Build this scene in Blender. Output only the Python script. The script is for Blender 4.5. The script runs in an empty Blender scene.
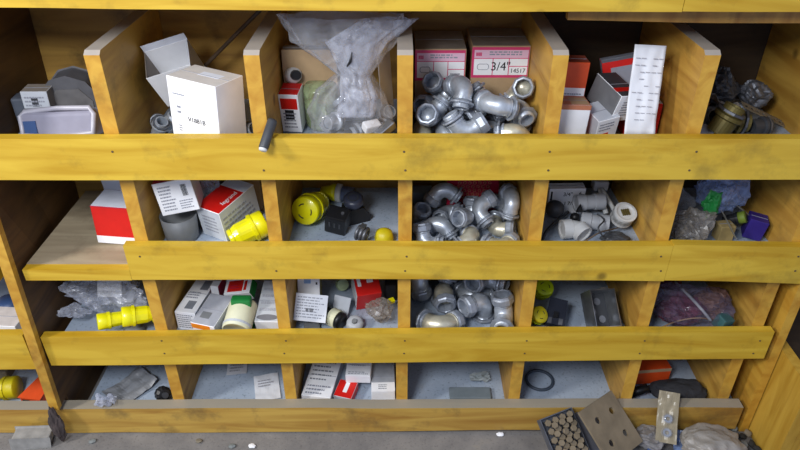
import bpy, bmesh, math, random
from mathutils import Vector, Matrix, Euler, noise

# ---------------------------------------------------------------- camera, world, lights
D = 1.15                    # camera to the front of the shelving, metres
PITCH = math.radians(32.7)
FPX = 657.0                 # focal length in pixels of the 800 px wide frame
ZC = 1.205 * D              # camera height above the ledge
sc = bpy.context.scene
COL = sc.collection
cam_d = bpy.data.cameras.new('camera'); cam = bpy.data.objects.new('camera', cam_d); COL.objects.link(cam)
cam.location = (0, -D, ZC); cam.rotation_euler = (math.pi / 2 - PITCH, 0, 0)
cam_d.sensor_width = 36; cam_d.lens = FPX / 800 * 36; cam_d.clip_start = 0.02
sc.camera = cam
sc.view_settings.view_transform = 'Standard'; sc.view_settings.look = 'None'
sc.view_settings.gamma = 1; sc.view_settings.exposure = 0.45

world = bpy.data.worlds.new('world'); sc.world = world; world.use_nodes = True
world.node_tree.nodes['Background'].inputs[0].default_value = (0.62, 0.72, 1.0, 1)
world.node_tree.nodes['Background'].inputs[1].default_value = 0.42

def area(name, loc, target, size, power, color, sy=None):
    l = bpy.data.lights.new(name, 'AREA'); l.size = size; l.energy = power; l.color = color
    if sy: l.shape = 'RECTANGLE'; l.size_y = sy
    o = bpy.data.objects.new(name, l); COL.objects.link(o); o.location = loc
    o.rotation_euler = (Vector(target) - Vector(loc)).to_track_quat('-Z', 'Y').to_euler()
    return o
area('ceiling_lamp_left', (-2.4, -1.3, 2.3), (-0.1, 0, 0.5), 0.35, 36, (1.0, 0.97, 0.92), 0.4)
area('ceiling_lamp_front', (-0.6, -1.35, 1.85), (-0.3, 0, 0.2), 0.5, 21, (0.93, 0.96, 1.0), 0.4)

# ---------------------------------------------------------------- materials
MATS = {}
def lin(c):
    return tuple(((v / 255) / 12.92 if v / 255 <= 0.04045 else (((v / 255) + 0.055) / 1.055) ** 2.4) for v in c)
def nmat(name):
    m = bpy.data.materials.new(name); m.use_nodes = True
    nt = m.node_tree; return m, nt, nt.nodes['Principled BSDF']
def plain(name, rgb, rough=0.6, metal=0.0, var=0.12, scale=40, bump=0.0, trans=0, coat=0, alpha=None, emis=None, spec=None):
    """a colour with a little dirt variation"""
    if name in MATS: return MATS[name]
    m, nt, b = nmat(name); c = lin(rgb)
    tc = nt.nodes.new('ShaderNodeTexCoord'); n = nt.nodes.new('ShaderNodeTexNoise')
    n.inputs['Scale'].default_value = scale; n.inputs['Detail'].default_value = 6
    nt.links.new(tc.outputs['Object'], n.inputs['Vector'])
    r = nt.nodes.new('ShaderNodeValToRGB'); nt.links.new(n.outputs[0], r.inputs[0])
    r.color_ramp.elements[0].position = 0.3; r.color_ramp.elements[1].position = 0.7
    r.color_ramp.elements[0].color = (*[v * (1 - var) for v in c], 1)
    r.color_ramp.elements[1].color = (*[min(1, v * (1 + var)) for v in c], 1)
    nt.links.new(r.outputs[0], b.inputs['Base Color'])
    b.inputs['Roughness'].default_value = rough; b.inputs['Metallic'].default_value = metal
    if spec is not None: b.inputs['Specular IOR Level'].default_value = spec
    if trans: b.inputs['Transmission Weight'].default_value = trans
    if coat: b.inputs['Coat Weight'].default_value = coat
    if alpha is not None: b.inputs['Alpha'].default_value = alpha
    if bump:
        bp = nt.nodes.new('ShaderNodeBump'); bp.inputs['Strength'].default_value = bump; bp.inputs['Distance'].default_value = 0.002
        nt.links.new(n.outputs[0], bp.inputs['Height']); nt.links.new(bp.outputs[0], b.inputs['Normal'])
    MATS[name] = m; return m

def wood(name, light, dark, dirt=(60, 45, 25), axis='X', dirt_amt=0.55, rough=0.5, dust=None, knots=True):
    """varnished pine: grain stretched along an axis, knots, scuffs; grey dust that lies on upward faces"""
    m, nt, b = nmat(name); N = nt.nodes.new; L = nt.links.new
    tc = N('ShaderNodeTexCoord'); mp = N('ShaderNodeMapping')
    s = {'X': (1.6, 14, 14), 'Y': (14, 1.6, 14), 'Z': (14, 14, 1.6)}[axis]
    mp.inputs['Scale'].default_value = s
    L(tc.outputs['Object'], mp.inputs[0])
    n = N('ShaderNodeTexNoise'); n.inputs['Scale'].default_value = 1.7; n.inputs['Detail'].default_value = 9; n.inputs['Distortion'].default_value = 1.1
    L(mp.outputs[0], n.inputs['Vector'])
    r = N('ShaderNodeValToRGB'); L(n.outputs[0], r.inputs[0])
    r.color_ramp.elements[0].position = 0.32; r.color_ramp.elements[0].color = (*lin(dark), 1)
    r.color_ramp.elements[1].position = 0.62; r.color_ramp.elements[1].color = (*lin(light), 1)
    # broad blotches
    n2 = N('ShaderNodeTexNoise'); n2.inputs['Scale'].default_value = 9; n2.inputs['Detail'].default_value = 8; n2.inputs['Roughness'].default_value = 0.65
    L(tc.outputs['Object'], n2.inputs['Vector'])
    r2 = N('ShaderNodeValToRGB'); L(n2.outputs[0], r2.inputs[0])
    r2.color_ramp.elements[0].position = 0.30; r2.color_ramp.elements[0].color = (1, 1, 1, 1)
    r2.color_ramp.elements[1].position = 0.47; r2.color_ramp.elements[1].color = (0, 0, 0, 1)
    mul = N('ShaderNodeMath'); mul.operation = 'MULTIPLY'; mul.inputs[1].default_value = dirt_amt; L(r2.outputs[0], mul.inputs[0])
    mx = N('ShaderNodeMixRGB'); L(mul.outputs[0], mx.inputs[0]); L(r.outputs[0], mx.inputs[1]); mx.inputs[2].default_value = (*lin(dirt), 1)
    out = mx
    if knots:
        v = N('ShaderNodeTexVoronoi'); v.inputs['Scale'].default_value = 5.5
        L(tc.outputs['Object'], v.inputs['Vector'])
        r3 = N('ShaderNodeValToRGB'); L(v.outputs['Distance'], r3.inputs[0])
        r3.color_ramp.elements[0].position = 0.045; r3.color_ramp.elements[0].color = (0.75, 0.75, 0.75, 1)
        r3.color_ramp.elements[1].position = 0.085; r3.color_ramp.elements[1].color = (0, 0, 0, 1)
        mx2 = N('ShaderNodeMixRGB'); L(r3.outputs[0], mx2.inputs[0]); L(out.outputs[0], mx2.inputs[1]); mx2.inputs[2].default_value = (*lin(tuple(int(c * .55) for c in dark)), 1)
        out = mx2
    if dust:
        g = N('ShaderNodeNewGeometry'); sx = N('ShaderNodeSeparateXYZ'); L(g.outputs['True Normal'], sx.inputs[0])
        r4 = N('ShaderNodeValToRGB'); L(sx.outputs['Z'], r4.inputs[0])
        r4.color_ramp.elements[0].position = 0.6; r4.color_ramp.elements[0].color = (0, 0, 0, 1)
        r4.color_ramp.elements[1].position = 0.8; r4.color_ramp.elements[1].color = (0.85, 0.85, 0.85, 1)
        mx3 = N('ShaderNodeMixRGB'); L(r4.outputs[0], mx3.inputs[0]); L(out.outputs[0], mx3.inputs[1]); mx3.inputs[2].default_value = (*lin(dust), 1)
        out = mx3
    L(out.outputs[0], b.inputs['Base Color']); b.inputs['Roughness'].default_value = rough
    bp = N('ShaderNodeBump'); bp.inputs['Strength'].default_value = 0.25; bp.inputs['Distance'].default_value = 0.002
    L(n.outputs[0], bp.inputs['Height']); L(bp.outputs[0], b.inputs['Normal'])
    MATS[name] = m; return m

RAIL = wood('rail_wood', (210, 174, 54), (184, 142, 26), axis='X', dirt_amt=0.38, rough=0.5)
RAIL2 = wood('low_rail_wood', (198, 160, 74), (160, 116, 44), dirt=(90, 72, 45), axis='X', dirt_amt=0.7, rough=0.55, dust=(150, 146, 135))
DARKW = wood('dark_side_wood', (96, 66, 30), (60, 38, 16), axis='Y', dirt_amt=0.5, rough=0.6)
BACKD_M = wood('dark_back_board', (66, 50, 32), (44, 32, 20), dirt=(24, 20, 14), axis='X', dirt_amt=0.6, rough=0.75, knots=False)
DIVS = wood('divider_plywood', (200, 156, 68), (166, 120, 44), axis='Y', dirt_amt=0.5, rough=0.55, dust=(165, 162, 158))
POST = wood('divider_wood', (206, 160, 60), (182, 130, 40), axis='Y', dirt_amt=0.4, rough=0.5, dust=(165, 162, 158))
SIDE = wood('side_wood', (178, 132, 56), (148, 100, 32), axis='Z', dirt_amt=0.5, rough=0.5, dust=(150, 146, 138))
BACK = wood('back_plywood', (186, 146, 68), (140, 102, 44), dirt=(50, 40, 26), axis='X', dirt_amt=0.6, rough=0.6)
OLD = wood('old_plywood', (200, 160, 62), (170, 126, 34), axis='Z', dirt_amt=0.5)
def dusty(name, a, b_, brown):
    m, nt, b = nmat(name); N = nt.nodes.new; L = nt.links.new
    tc = N('ShaderNodeTexCoord'); n = N('ShaderNodeTexNoise'); n.inputs['Scale'].default_value = 7; n.inputs['Detail'].default_value = 10; n.inputs['Roughness'].default_value = 0.7
    L(tc.outputs['Object'], n.inputs['Vector'])
    r = N('ShaderNodeValToRGB'); L(n.outputs[0], r.inputs[0])
    r.color_ramp.elements[0].position = 0.3; r.color_ramp.elements[0].color = (*lin(a), 1)
    r.color_ramp.elements[1].position = 0.62; r.color_ramp.elements[1].color = (*lin(b_), 1)
    e = r.color_ramp.elements.new(0.85); e.color = (*lin(brown), 1)
    n3 = N('ShaderNodeTexNoise'); n3.inputs['Scale'].default_value = 160; n3.inputs['Detail'].default_value = 3
    L(tc.outputs['Object'], n3.inputs['Vector'])
    r3 = N('ShaderNodeValToRGB'); L(n3.outputs[0], r3.inputs[0]); r3.color_ramp.elements[0].position = .28; r3.color_ramp.elements[0].color = (.45, .45, .45, 1); r3.color_ramp.elements[1].position = .42; r3.color_ramp.elements[1].color = (1, 1, 1, 1)
    mx = N('ShaderNodeMixRGB'); mx.blend_type = 'MULTIPLY'; mx.inputs[0].default_value = 0.7; L(r.outputs[0], mx.inputs[1]); L(r3.outputs[0], mx.inputs[2])
    L(mx.outputs[0], b.inputs['Base Color']); b.inputs['Roughness'].default_value = 0.8
    bp = N('ShaderNodeBump'); bp.inputs['Strength'].default_value = 0.3; bp.inputs['Distance'].default_value = 0.002
    L(n3.outputs[0], bp.inputs['Height']); L(bp.outputs[0], b.inputs['Normal'])
    MATS[name] = m; return m
DUST = dusty('dusty_shelf', (150, 165, 184), (172, 184, 200), (178, 180, 180))
SHELFW = wood('bare_shelf', (176, 160, 132), (150, 134, 108), axis='X', dirt_amt=0.35, rough=0.7, knots=False)
CONC = dusty('dusty_ledge', (100, 98, 98), (132, 128, 124), (150, 142, 128))

# ---------------------------------------------------------------- mesh helpers
def P(X, dist, H):
    """shelving coordinates (across, distance from camera, drop below camera; all in camera-to-shelf units) to metres"""
    return Vector((X * D, (dist - 1) * D, (1.205 - H) * D))
def unproj(px, py, z):
    """the point on the level plane z that shows at a pixel"""
    r = (px - 400) / FPX; d = (py - 225) / FPX
    fy = math.cos(PITCH) - d * math.sin(PITCH); fz = -math.sin(PITCH) - d * math.cos(PITCH)
    t = (z - ZC) / fz
    return Vector((r * t, -D + fy * t, z))
def mesh(bm, name, mat, parent=None, smooth=False, loc=None, rot=None):
    me = bpy.data.meshes.new(name)
    bmesh.ops.recalc_face_normals(bm, faces=bm.faces) if not getattr(bm, '_keep', False) else None
    bm.to_mesh(me); bm.free()
    for m in (mat if isinstance(mat, (list, tuple)) else [mat]): me.materials.append(m)
    if smooth:
        for p in me.polygons: p.use_smooth = True
    o = bpy.data.objects.new(name, me); COL.objects.link(o)
    if parent is not None: o.parent = parent
    if loc is not None: o.location = loc
    if rot is not None: o.rotation_euler = rot
    return o
def tag(o, label=None, cat=None, group=None, kind=None):
    if cat and not kind: kind = 'thing'
    if label: o['label'] = label
    if cat: o['category'] = cat
    if group: o['group'] = group
    if kind: o['kind'] = kind
    return o
def thing(name, label, cat, group=None):
    o = bpy.data.objects.new(name, None); COL.objects.link(o); o.empty_display_size = 0.02
    return tag(o, label, cat, group)
def box(bm, x0, x1, y0, y1, z0, z1, mi=0, M=None):
    vs = [bm.verts.new(Vector(c) if M is None else M @ Vector(c)) for c in ((x0, y0, z0), (x1, y0, z0), (x1, y1, z0), (x0, y1, z0), (x0, y0, z1), (x1, y0, z1), (x1, y1, z1), (x0, y1, z1))]
    fs = []
    for f in ((0, 1, 5, 4), (1, 2, 6, 5), (2, 3, 7, 6), (3, 0, 4, 7), (4, 5, 6, 7), (3, 2, 1, 0)):
        fa = bm.faces.new([vs[i] for i in f]); fa.material_index = mi; fs.append(fa)
    return fs
def bevel(bm, w, seg=2):
    bmesh.ops.remove_doubles(bm, verts=bm.verts, dist=1e-6)
    bmesh.ops.bevel(bm, geom=list(bm.edges), offset=w, segments=seg, affect='EDGES', profile=0.6)
def prism(bm, pts, x0, x1, axis='X', mi=0):
    """polygon in the plane across an axis, given thickness"""
    def v(a, b, t): return {'X': (t, a, b), 'Y': (a, t, b), 'Z': (a, b, t)}[axis]
    A = [bm.verts.new(v(a, b, x0)) for a, b in pts]; B = [bm.verts.new(v(a, b, x1)) for a, b in pts]
    n = len(pts); fs = [bm.faces.new(A), bm.faces.new(B[::-1])]
    for i in range(n): fs.append(bm.faces.new((A[i], A[(i + 1) % n], B[(i + 1) % n], B[i])))
    for f in fs: f.material_index = mi
def tube(bm, path, rad, n=14, cap=True, mi=0, closed=False):
    """a round tube along points; rad a number or one per point"""
    path = [Vector(p) for p in path]; m = len(path)
    rad = [rad] * m if not isinstance(rad, (list, tuple)) else rad
    rings = []; up = None
    for i, p in enumerate(path):
        t = (path[min(i + 1, m - 1)] - path[max(i - 1, 0)])
        if closed: t = path[(i + 1) % m] - path[i - 1]
        t = t.normalized() if t.length > 1e-9 else Vector((0, 0, 1))
        if up is None: up = t.orthogonal().normalized()
        up = (up - t * up.dot(t)); up = up.normalized() if up.length > 1e-6 else t.orthogonal().normalized()
        s = t.cross(up)
        rings.append([bm.verts.new(p + (up * math.cos(a) + s * math.sin(a)) * rad[i]) for a in (2 * math.pi * k / n for k in range(n))])
    fs = []
    for i in range(m if closed else m - 1):
        a, b = rings[i], rings[(i + 1) % m]
        for k in range(n): fs.append(bm.faces.new((a[k], a[(k + 1) % n], b[(k + 1) % n], b[k])))
    if cap and not closed:
        fs.append(bm.faces.new(rings[0][::-1])); fs.append(bm.faces.new(rings[-1]))
    for f in fs: f.material_index = mi
    return fs
def lathe(bm, prof, n=24, M=None, mi=0, shape=None):
    """profile (radius, z) turned about z; radius 0 closes to a point; shape(angle) scales the radius"""
    rings = []
    for r, z in prof:
        if r <= 1e-7:
            p = Vector((0, 0, z)); rings.append([bm.verts.new(M @ p if M else p)])
        else:
            ring = []
            for k in range(n):
                a = 2 * math.pi * k / n; q = r * (shape(a) if shape else 1)
                p = Vector((q * math.cos(a), q * math.sin(a), z)); ring.append(bm.verts.new(M @ p if M else p))
            rings.append(ring)
    for a, b in zip(rings, rings[1:]):
        if len(a) == 1 and len(b) == 1: continue
        for k in range(n):
            j = (k + 1) % n
            f = bm.faces.new((a[0], b[j], b[k])) if len(a) == 1 else bm.faces.new((a[k], a[j], b[0])) if len(b) == 1 else bm.faces.new((a[k], a[j], b[j], b[k]))
            f.material_index = mi
def arc(c, r, a0, a1, n, plane='XZ'):
    out = []
    for i in range(n + 1):
        a = a0 + (a1 - a0) * i / n
        u, v = r * math.cos(a), r * math.sin(a)
        out.append(Vector((c[0] + u, c[1], c[2] + v)) if plane == 'XZ' else Vector((c[0] + u, c[1] + v, c[2])) if plane == 'XY' else Vector((c[0], c[1] + u, c[2] + v)))
    return out
def crumple(bm, amp, scale, seed, sub=4, radius=(1, 1, 1)):
    """a crushed film or cloth surface: a ball pushed about by ridged noise"""
    bmesh.ops.create_icosphere(bm, subdivisions=sub, radius=1)
    o = Vector((seed * 3.1, seed * 1.7, seed * 5.3))
    for v in bm.verts:
        p = v.co.copy()
        q = p + noise.noise_vector(p * scale * 0.6 + o) * amp * 0.9
        k = 1 - abs(noise.noise(p * scale * 1.4 + o)) * 2
        k2 = 1 - abs(noise.noise(p * scale * 3.4 + o)) * 2
        q = q * (0.8 + amp * 0.55 * k + amp * 0.22 * k2)
        v.co = Vector((q.x * radius[0], q.y * radius[1], q.z * radius[2]))
def unproj_y(px, py, y):
    r = (px - 400) / FPX; d = (py - 225) / FPX
    t = (y + D) / (math.cos(PITCH) - d * math.sin(PITCH))
    return Vector((r * t, y, ZC + t * (-math.sin(PITCH) - d * math.cos(PITCH))))
def leaves_of(o):
    out = [o]
    for c in o.children: out += leaves_of(c)
    return out
def bounds(root):
    bpy.context.view_layer.update()
    pts = []
    for o in leaves_of(root):
        if o.type == 'MESH':
            mw = o.matrix_world; st = max(1, len(o.data.vertices) // 4000)
            pts += [mw @ v.co for v in list(o.data.vertices)[::st]]
    lo = Vector([min(p[i] for p in pts) for i in range(3)]); hi = Vector([max(p[i] for p in pts) for i in range(3)])
    return lo, hi
def put(root, px, py, zs, rot=(0, 0, 0), anchor=(0.5, 0.5, 0.5)):
    """turn a thing (degrees), rest its lowest point on the level zs and bring the anchor of its bounds to where the photo shows it"""
    root.rotation_euler = [math.radians(a) for a in rot]; root.location = (0, 0, 0)
    lo, hi = bounds(root)
    a = Vector([lo[i] + (hi[i] - lo[i]) * anchor[i] for i in range(3)])
    zs += .0006; t = unproj(px, py, zs + a.z - lo.z)
    root.location = t - a
    bpy.context.view_layer.update()
    return root
def clone(root, label=None, group=None):
    r = root.copy(); COL.objects.link(r)
    if label: r['label'] = label
    if group: r['group'] = group
    for ch in list(root.children):
        c = ch.copy(); COL.objects.link(c); c.parent = r
        for g in ch.children:
            d = g.copy(); COL.objects.link(d); d.parent = c
    return r

# ---------------------------------------------------------------- structure
LEDGE = 0.0
FH = {1: 0.521, 2: 0.734, 3: 0.947, 4: 1.160}                 # drop of each shelf surface
FZ = {k: (1.205 - h) * D for k, h in FH.items()}               # its height in metres
TOPH = {1: 0.325, 2: 0.545, 3: 0.758, 4: 0.971}
BACKD = 1.30
XD = {1: (-.476, -.2295, .008, .2485, .483, .735), 2: (-.478, -.230, .009, .248, .484, .737),
      3: (-.4837, -.2338, .008, .252, .490, .722), 4: (-.489, -.2406, .004, .2515, .499, .713)}
fl = bmesh.new(); box(fl, -2.2, 2.2, -1.2, 0.6, -0.05, 0)
tag(mesh(fl, 'floor', CONC), kind='structure')
w = bmesh.new(); box(w, -2.2, 2.2, 0.42, 0.5, 0, 2.2)
tag(mesh(w, 'wall_back', BACK), kind='structure')

unit = thing('pigeonhole_shelf', 'yellow varnished wooden pigeonhole shelving unit holding electrical parts in four rows', 'shelf')
def strip(name, x0, x1, d0, d1, quad, mat, parent, bev=0.0012, warp=0.0012, seed=0):
    """a board whose top and bottom heights are given at its left, middle and right ends"""
    bm = bmesh.new(); n = 40; rows = []
    (tl, tm, tr), (bl, bmid, br) = quad
    def q(l, m_, r, t): return l * (1 - t) * (1 - 2 * t) + m_ * 4 * t * (1 - t) + r * t * (2 * t - 1)
    for i in range(n + 1):
        t = i / n; X = x0 + (x1 - x0) * t
        wv = noise.noise(Vector((X * 7, seed * 9.1, 0.3))) * warp
        h0, h1 = q(tl, tm, tr, t) + wv, q(bl, bmid, br, t) + noise.noise(Vector((X * 6, seed * 5.1, 4.3))) * warp
        rows.append([bm.verts.new(P(X, a, b)) for a, b in ((d0, h1), (d1, h1), (d1, h0), (d0, h0))])
    for a, b in zip(rows, rows[1:]):
        for k in range(4): bm.faces.new((a[k], a[(k + 1) % 4], b[(k + 1) % 4], b[k]))
    bm.faces.new(rows[0]); bm.faces.new(rows[-1][::-1])
    return mesh(bm, name, mat, parent)
strip('rail', -.745, .7915, .985, 1.004, ((.464, .4635, .465), (.541, .541, .5395)), RAIL, unit, seed=1)
strip('rail', -.512, .505, 1.0, 1.018, ((.689, .689, .688), (.767, .765, .770)), RAIL, unit, seed=2)
strip('rail', .5055, .7695, 1.0, 1.018, ((.686, .689, .692), (.768, .771, .777)), RAIL, unit, seed=21)
strip('rail', -.731, .757, 1.0, 1.018, ((.914, .903, .899), (.992, .983, .972)), RAIL, unit, seed=3)
strip('rail', -1.02, .757, 1.0, 1.026, ((1.127, 1.121, 1.119), (1.204, 1.198, 1.19)), RAIL2, unit, seed=4, warp=.003)
strip('rail', -.745, .4155, .985, 1.004, ((.17, .17, .17), (.250, .257, .259)), RAIL, unit, seed=5)
strip('rail', .4165, .7915, .985, 1.004, ((.17, .17, .17), (.258, .259, .259)), RAIL, unit, seed=25)
strip('backing_strip', .26, .77, 1.03, 1.045, ((.20, .20, .20), (.283, .288, .287)), SIDE, unit, seed=6)
strip('top_board', -.745, .7915, 1.004, BACKD, ((.19, .19, .19), (.21, .21, .21)), SIDE, unit, seed=7)
for k in (1, 2, 3, 4):
    h = FH[k]
    if k == 4: strip('shelf_board', -.715, .77, 1.027, BACKD, ((h, h, h), (h + .03,) * 3), DUST, unit, warp=0)
    elif k == 2:
        strip('shelf_board', -.715, -.49, 1.0186, BACKD, ((h + .008,) * 3, (h + .034,) * 3), SHELFW, unit, warp=0)
        strip('front_edge', -.715, -.5125, 1.0, 1.0184, ((h + .009,) * 3, (h + .034,) * 3), RAIL, unit, warp=0, seed=8)
        strip('shelf_board', -.488, .77, 1.0185, BACKD, ((h, h, h), (h + .024,) * 3), DUST, unit, warp=0)
    else: strip('shelf_board', -.715, .77, 1.0185 if k > 1 else 1.005, BACKD, ((h, h, h), (h + .024,) * 3), DUST, unit, warp=0)
    th = .0125
    for i, X in enumerate(XD[k]):
        X *= 1.012
        top = TOPH[k] if k == 1 else FH[k - 1] + .0245
        d0 = 1.019 if k > 1 else 1.006
        if k == 4: d0 = 1.0265
        pts = [(d0, FH[k] - .0005), (d0, top + .006), (d0 + .008, top), (BACKD - .002, top), (BACKD - .002, FH[k] - .0005)]
        bm = bmesh.new(); prism(bm, [((a - 1) * D, (1.205 - b) * D) for a, b in pts], (X - th) * D, (X + th) * D)
        for f in bm.faces:
            if all(abs(v.co.y - (d0 - 1) * D) < 1e-4 for v in f.verts): f.material_index = 1
        mesh(bm, 'divider', [DIVS, POST], unit)
def side(name, x0, x1, pts, mat, parent, lean=None):
    bm = bmesh.new(); prism(bm, [((a - 1) * D, (1.205 - b) * D) for a, b in pts], x0 * D, x1 * D)
    if lean:
        for v in bm.verts: v.co.x += lean[1] * D * max(0, (1.205 - v.co.z / D) - lean[0])
    return mesh(bm, name, mat, parent)
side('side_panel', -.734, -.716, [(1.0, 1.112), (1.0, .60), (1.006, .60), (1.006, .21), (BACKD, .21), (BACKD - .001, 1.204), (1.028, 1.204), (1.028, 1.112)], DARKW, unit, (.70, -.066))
bm = bmesh.new(); prism(bm, [(-.014 * D, (1.205 - 1.112) * D), (-.014 * D, (1.205 - .56) * D), (-.0005 * D, (1.205 - .56) * D), (-.0005 * D, (1.205 - 1.112) * D)], -.735 * D, -.715 * D)
for v in bm.verts: v.co.x += -.066 * D * max(0, (1.205 - v.co.z / D) - .70)
mesh(bm, 'post', POST, unit)
side('side_panel', .7715, .79, [(1.005, 1.204), (1.005, .21), (BACKD, .21), (BACKD, 1.204)], POST, unit)
strip('back_panel', -.745, .255, BACKD, BACKD + .015, ((.21,) * 3, (1.204,) * 3), BACK, unit, warp=0)
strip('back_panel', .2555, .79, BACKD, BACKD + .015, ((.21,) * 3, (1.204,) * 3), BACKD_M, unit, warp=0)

nb = thing('neighbour_shelf', 'yellow wooden shelving bay left of the leaning post at the left edge', 'shelf')
for k in (2, 3, 4): strip('shelf_board', -1.1, -.768, 1.027, BACKD, ((FH[k] + .012,) * 3, (FH[k] + .034,) * 3), DUST, nb, warp=0)
strip('rail', -1.1, -.768, 1.0, 1.019, ((.745,) * 3, (.772,) * 3), RAIL, nb, seed=11)
strip('rail', -1.1, -.766, 1.0, 1.019, ((.912, .910, .908), (1.008, 1.005, 1.002)), RAIL, nb, seed=12)
strip('back_panel', -1.1, -.768, BACKD, BACKD + .015, ((.6,) * 3, (1.204,) * 3), BACK, nb, warp=0)
rc = thing('plywood_cabinet', 'yellow plywood cabinet side standing forward at the lower right corner', 'cabinet')
side('side_panel', .793, .815, [(.90, 1.204), (.90, .955), (1.3, .955), (1.3, 1.204)], OLD, rc)
strip('front_board', .8155, 1.1, .90, .92, ((.955,) * 3, (1.204,) * 3), OLD, rc, seed=14)
strip('shelf_board', .8155, 1.1, .921, 1.3, ((.99,) * 3, (1.01,) * 3), BACKD_M, rc, warp=0)
strip('back_panel', .793, 1.1, 1.3005, 1.315, ((.3,) * 3, (1.204,) * 3), BACKD_M, rc, warp=0)

rnd = random.Random(2)
for k, (a, b_) in {1: (.470, .54), 2: (.695, .762), 3: (.905, .975)}.items():
    for i, X in enumerate(XD[k]):
        if k == 1 and i == 5: continue
        for q in (.25, .75):
            if rnd.random() < .25: continue
            h = a + (b_ - a) * q; bm = bmesh.new()
            lathe(bm, [(0, .0012), (.0022, .0008), (.0024, 0), (0, 0)], 8, Matrix.Translation(P(X * 1.012 + rnd.uniform(-.004, .004), (.985 if k == 1 else 1.0) - .0001, h)) @ Matrix.Rotation(math.pi / 2, 4, 'X'))
            mesh(bm, 'nail_head', plain('nail', (92, 74, 48), rough=.5, var=.2), unit)

# ---------------------------------------------------------------- zinc elbow fittings
ZINC = plain('zinc', (188, 194, 202), rough=0.36, metal=0.5, var=0.22, scale=60, bump=0.15)
ZINC_DULL = plain('dull_zinc', (158, 164, 174), rough=0.42, metal=0.45, var=0.25, scale=60, bump=0.15)
ZINC_WARM = plain('warm_zinc', (206, 200, 178), rough=0.36, metal=0.5, var=0.2, scale=60, bump=0.15)
THROAT = plain('throat_blue', (120, 160, 190), rough=0.5)
def make_elbow(s=1.0, body=None):
    R, a = .019 * s, .007 * s
    e = thing('conduit_elbow', 'zinc conduit elbow', 'pipe fitting')
    r = .0138 * s; off = Vector((.012 * s, 0, .012 * s))
    path = [(-R - a, 0, 0)] + [(p.x, 0, p.z) for p in arc((-R, 0, -R), R, math.pi / 2, 0, 8)] + [(0, 0, -R - a)]
    path = [Vector(p) + off for p in path]
    bm = bmesh.new(); tube(bm, path, [r] * 2 + [r * 1.04] * (len(path) - 4) + [r] * 2, 18, cap=False)
    # rib bead at each end and the bore wall
    tube(bm, [p + Vector((.0005, 0, 0)) for p in path[:1]] + [path[0] + Vector((.003 * s, 0, 0))], r * 1.07, 18)
    mesh(bm, 'body', body or ZINC, e, smooth=True)
    # compression nut on the level arm
    M = Matrix.Translation(path[0]) @ Matrix.Rotation(-math.pi / 2, 4, 'Y')
    hexa = lambda t: 1 + .035 * math.cos(8 * t)
    bm = bmesh.new(); k = s
    lathe(bm, [(.0125 * k, -.001 * k), (.0160 * k, 0), (.0172 * k, .002 * k), (.0172 * k, .010 * k), (.0158 * k, .012 * k), (.0150 * k, .0145 * k), (.0128 * k, .0148 * k), (.0118 * k, .0135 * k), (.0116 * k, -.004 * k), (0, -.004 * k)], 24, M, shape=hexa)
    mesh(bm, 'compression_nut', ZINC_DULL, e, smooth=False)
    # threaded throat with its locknut on the other arm
    M = Matrix.Translation(path[-1]) @ Matrix.Rotation(math.pi, 4, 'X')
    prof = [(.0150 * k, -.002 * k), (.0150 * k, .001 * k)]
    for i in range(6): prof += [(.0122 * k, (.002 + i * .0018) * k), (.0131 * k, (.0029 + i * .0018) * k)]
    prof += [(.0120 * k, .0135 * k), (.0102 * k, .0135 * k), (.0100 * k, -.003 * k), (0, -.003 * k)]
    bm = bmesh.new(); lathe(bm, prof, 20, M); mesh(bm, 'threaded_throat', ZINC, e, smooth=False)
    bm = bmesh.new()
    lathe(bm, [(.0134 * k, .004 * k), (.0180 * k, .004 * k), (.0186 * k, .0055 * k), (.0180 * k, .0075 * k), (.0134 * k, .0075 * k), (.0134 * k, .004 * k)], 32, M, shape=lambda t: 1 + .05 * (1 if math.cos(8 * t) > .3 else 0))
    mesh(bm, 'locknut', ZINC_DULL, e)
    return e
POSES = {}
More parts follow.
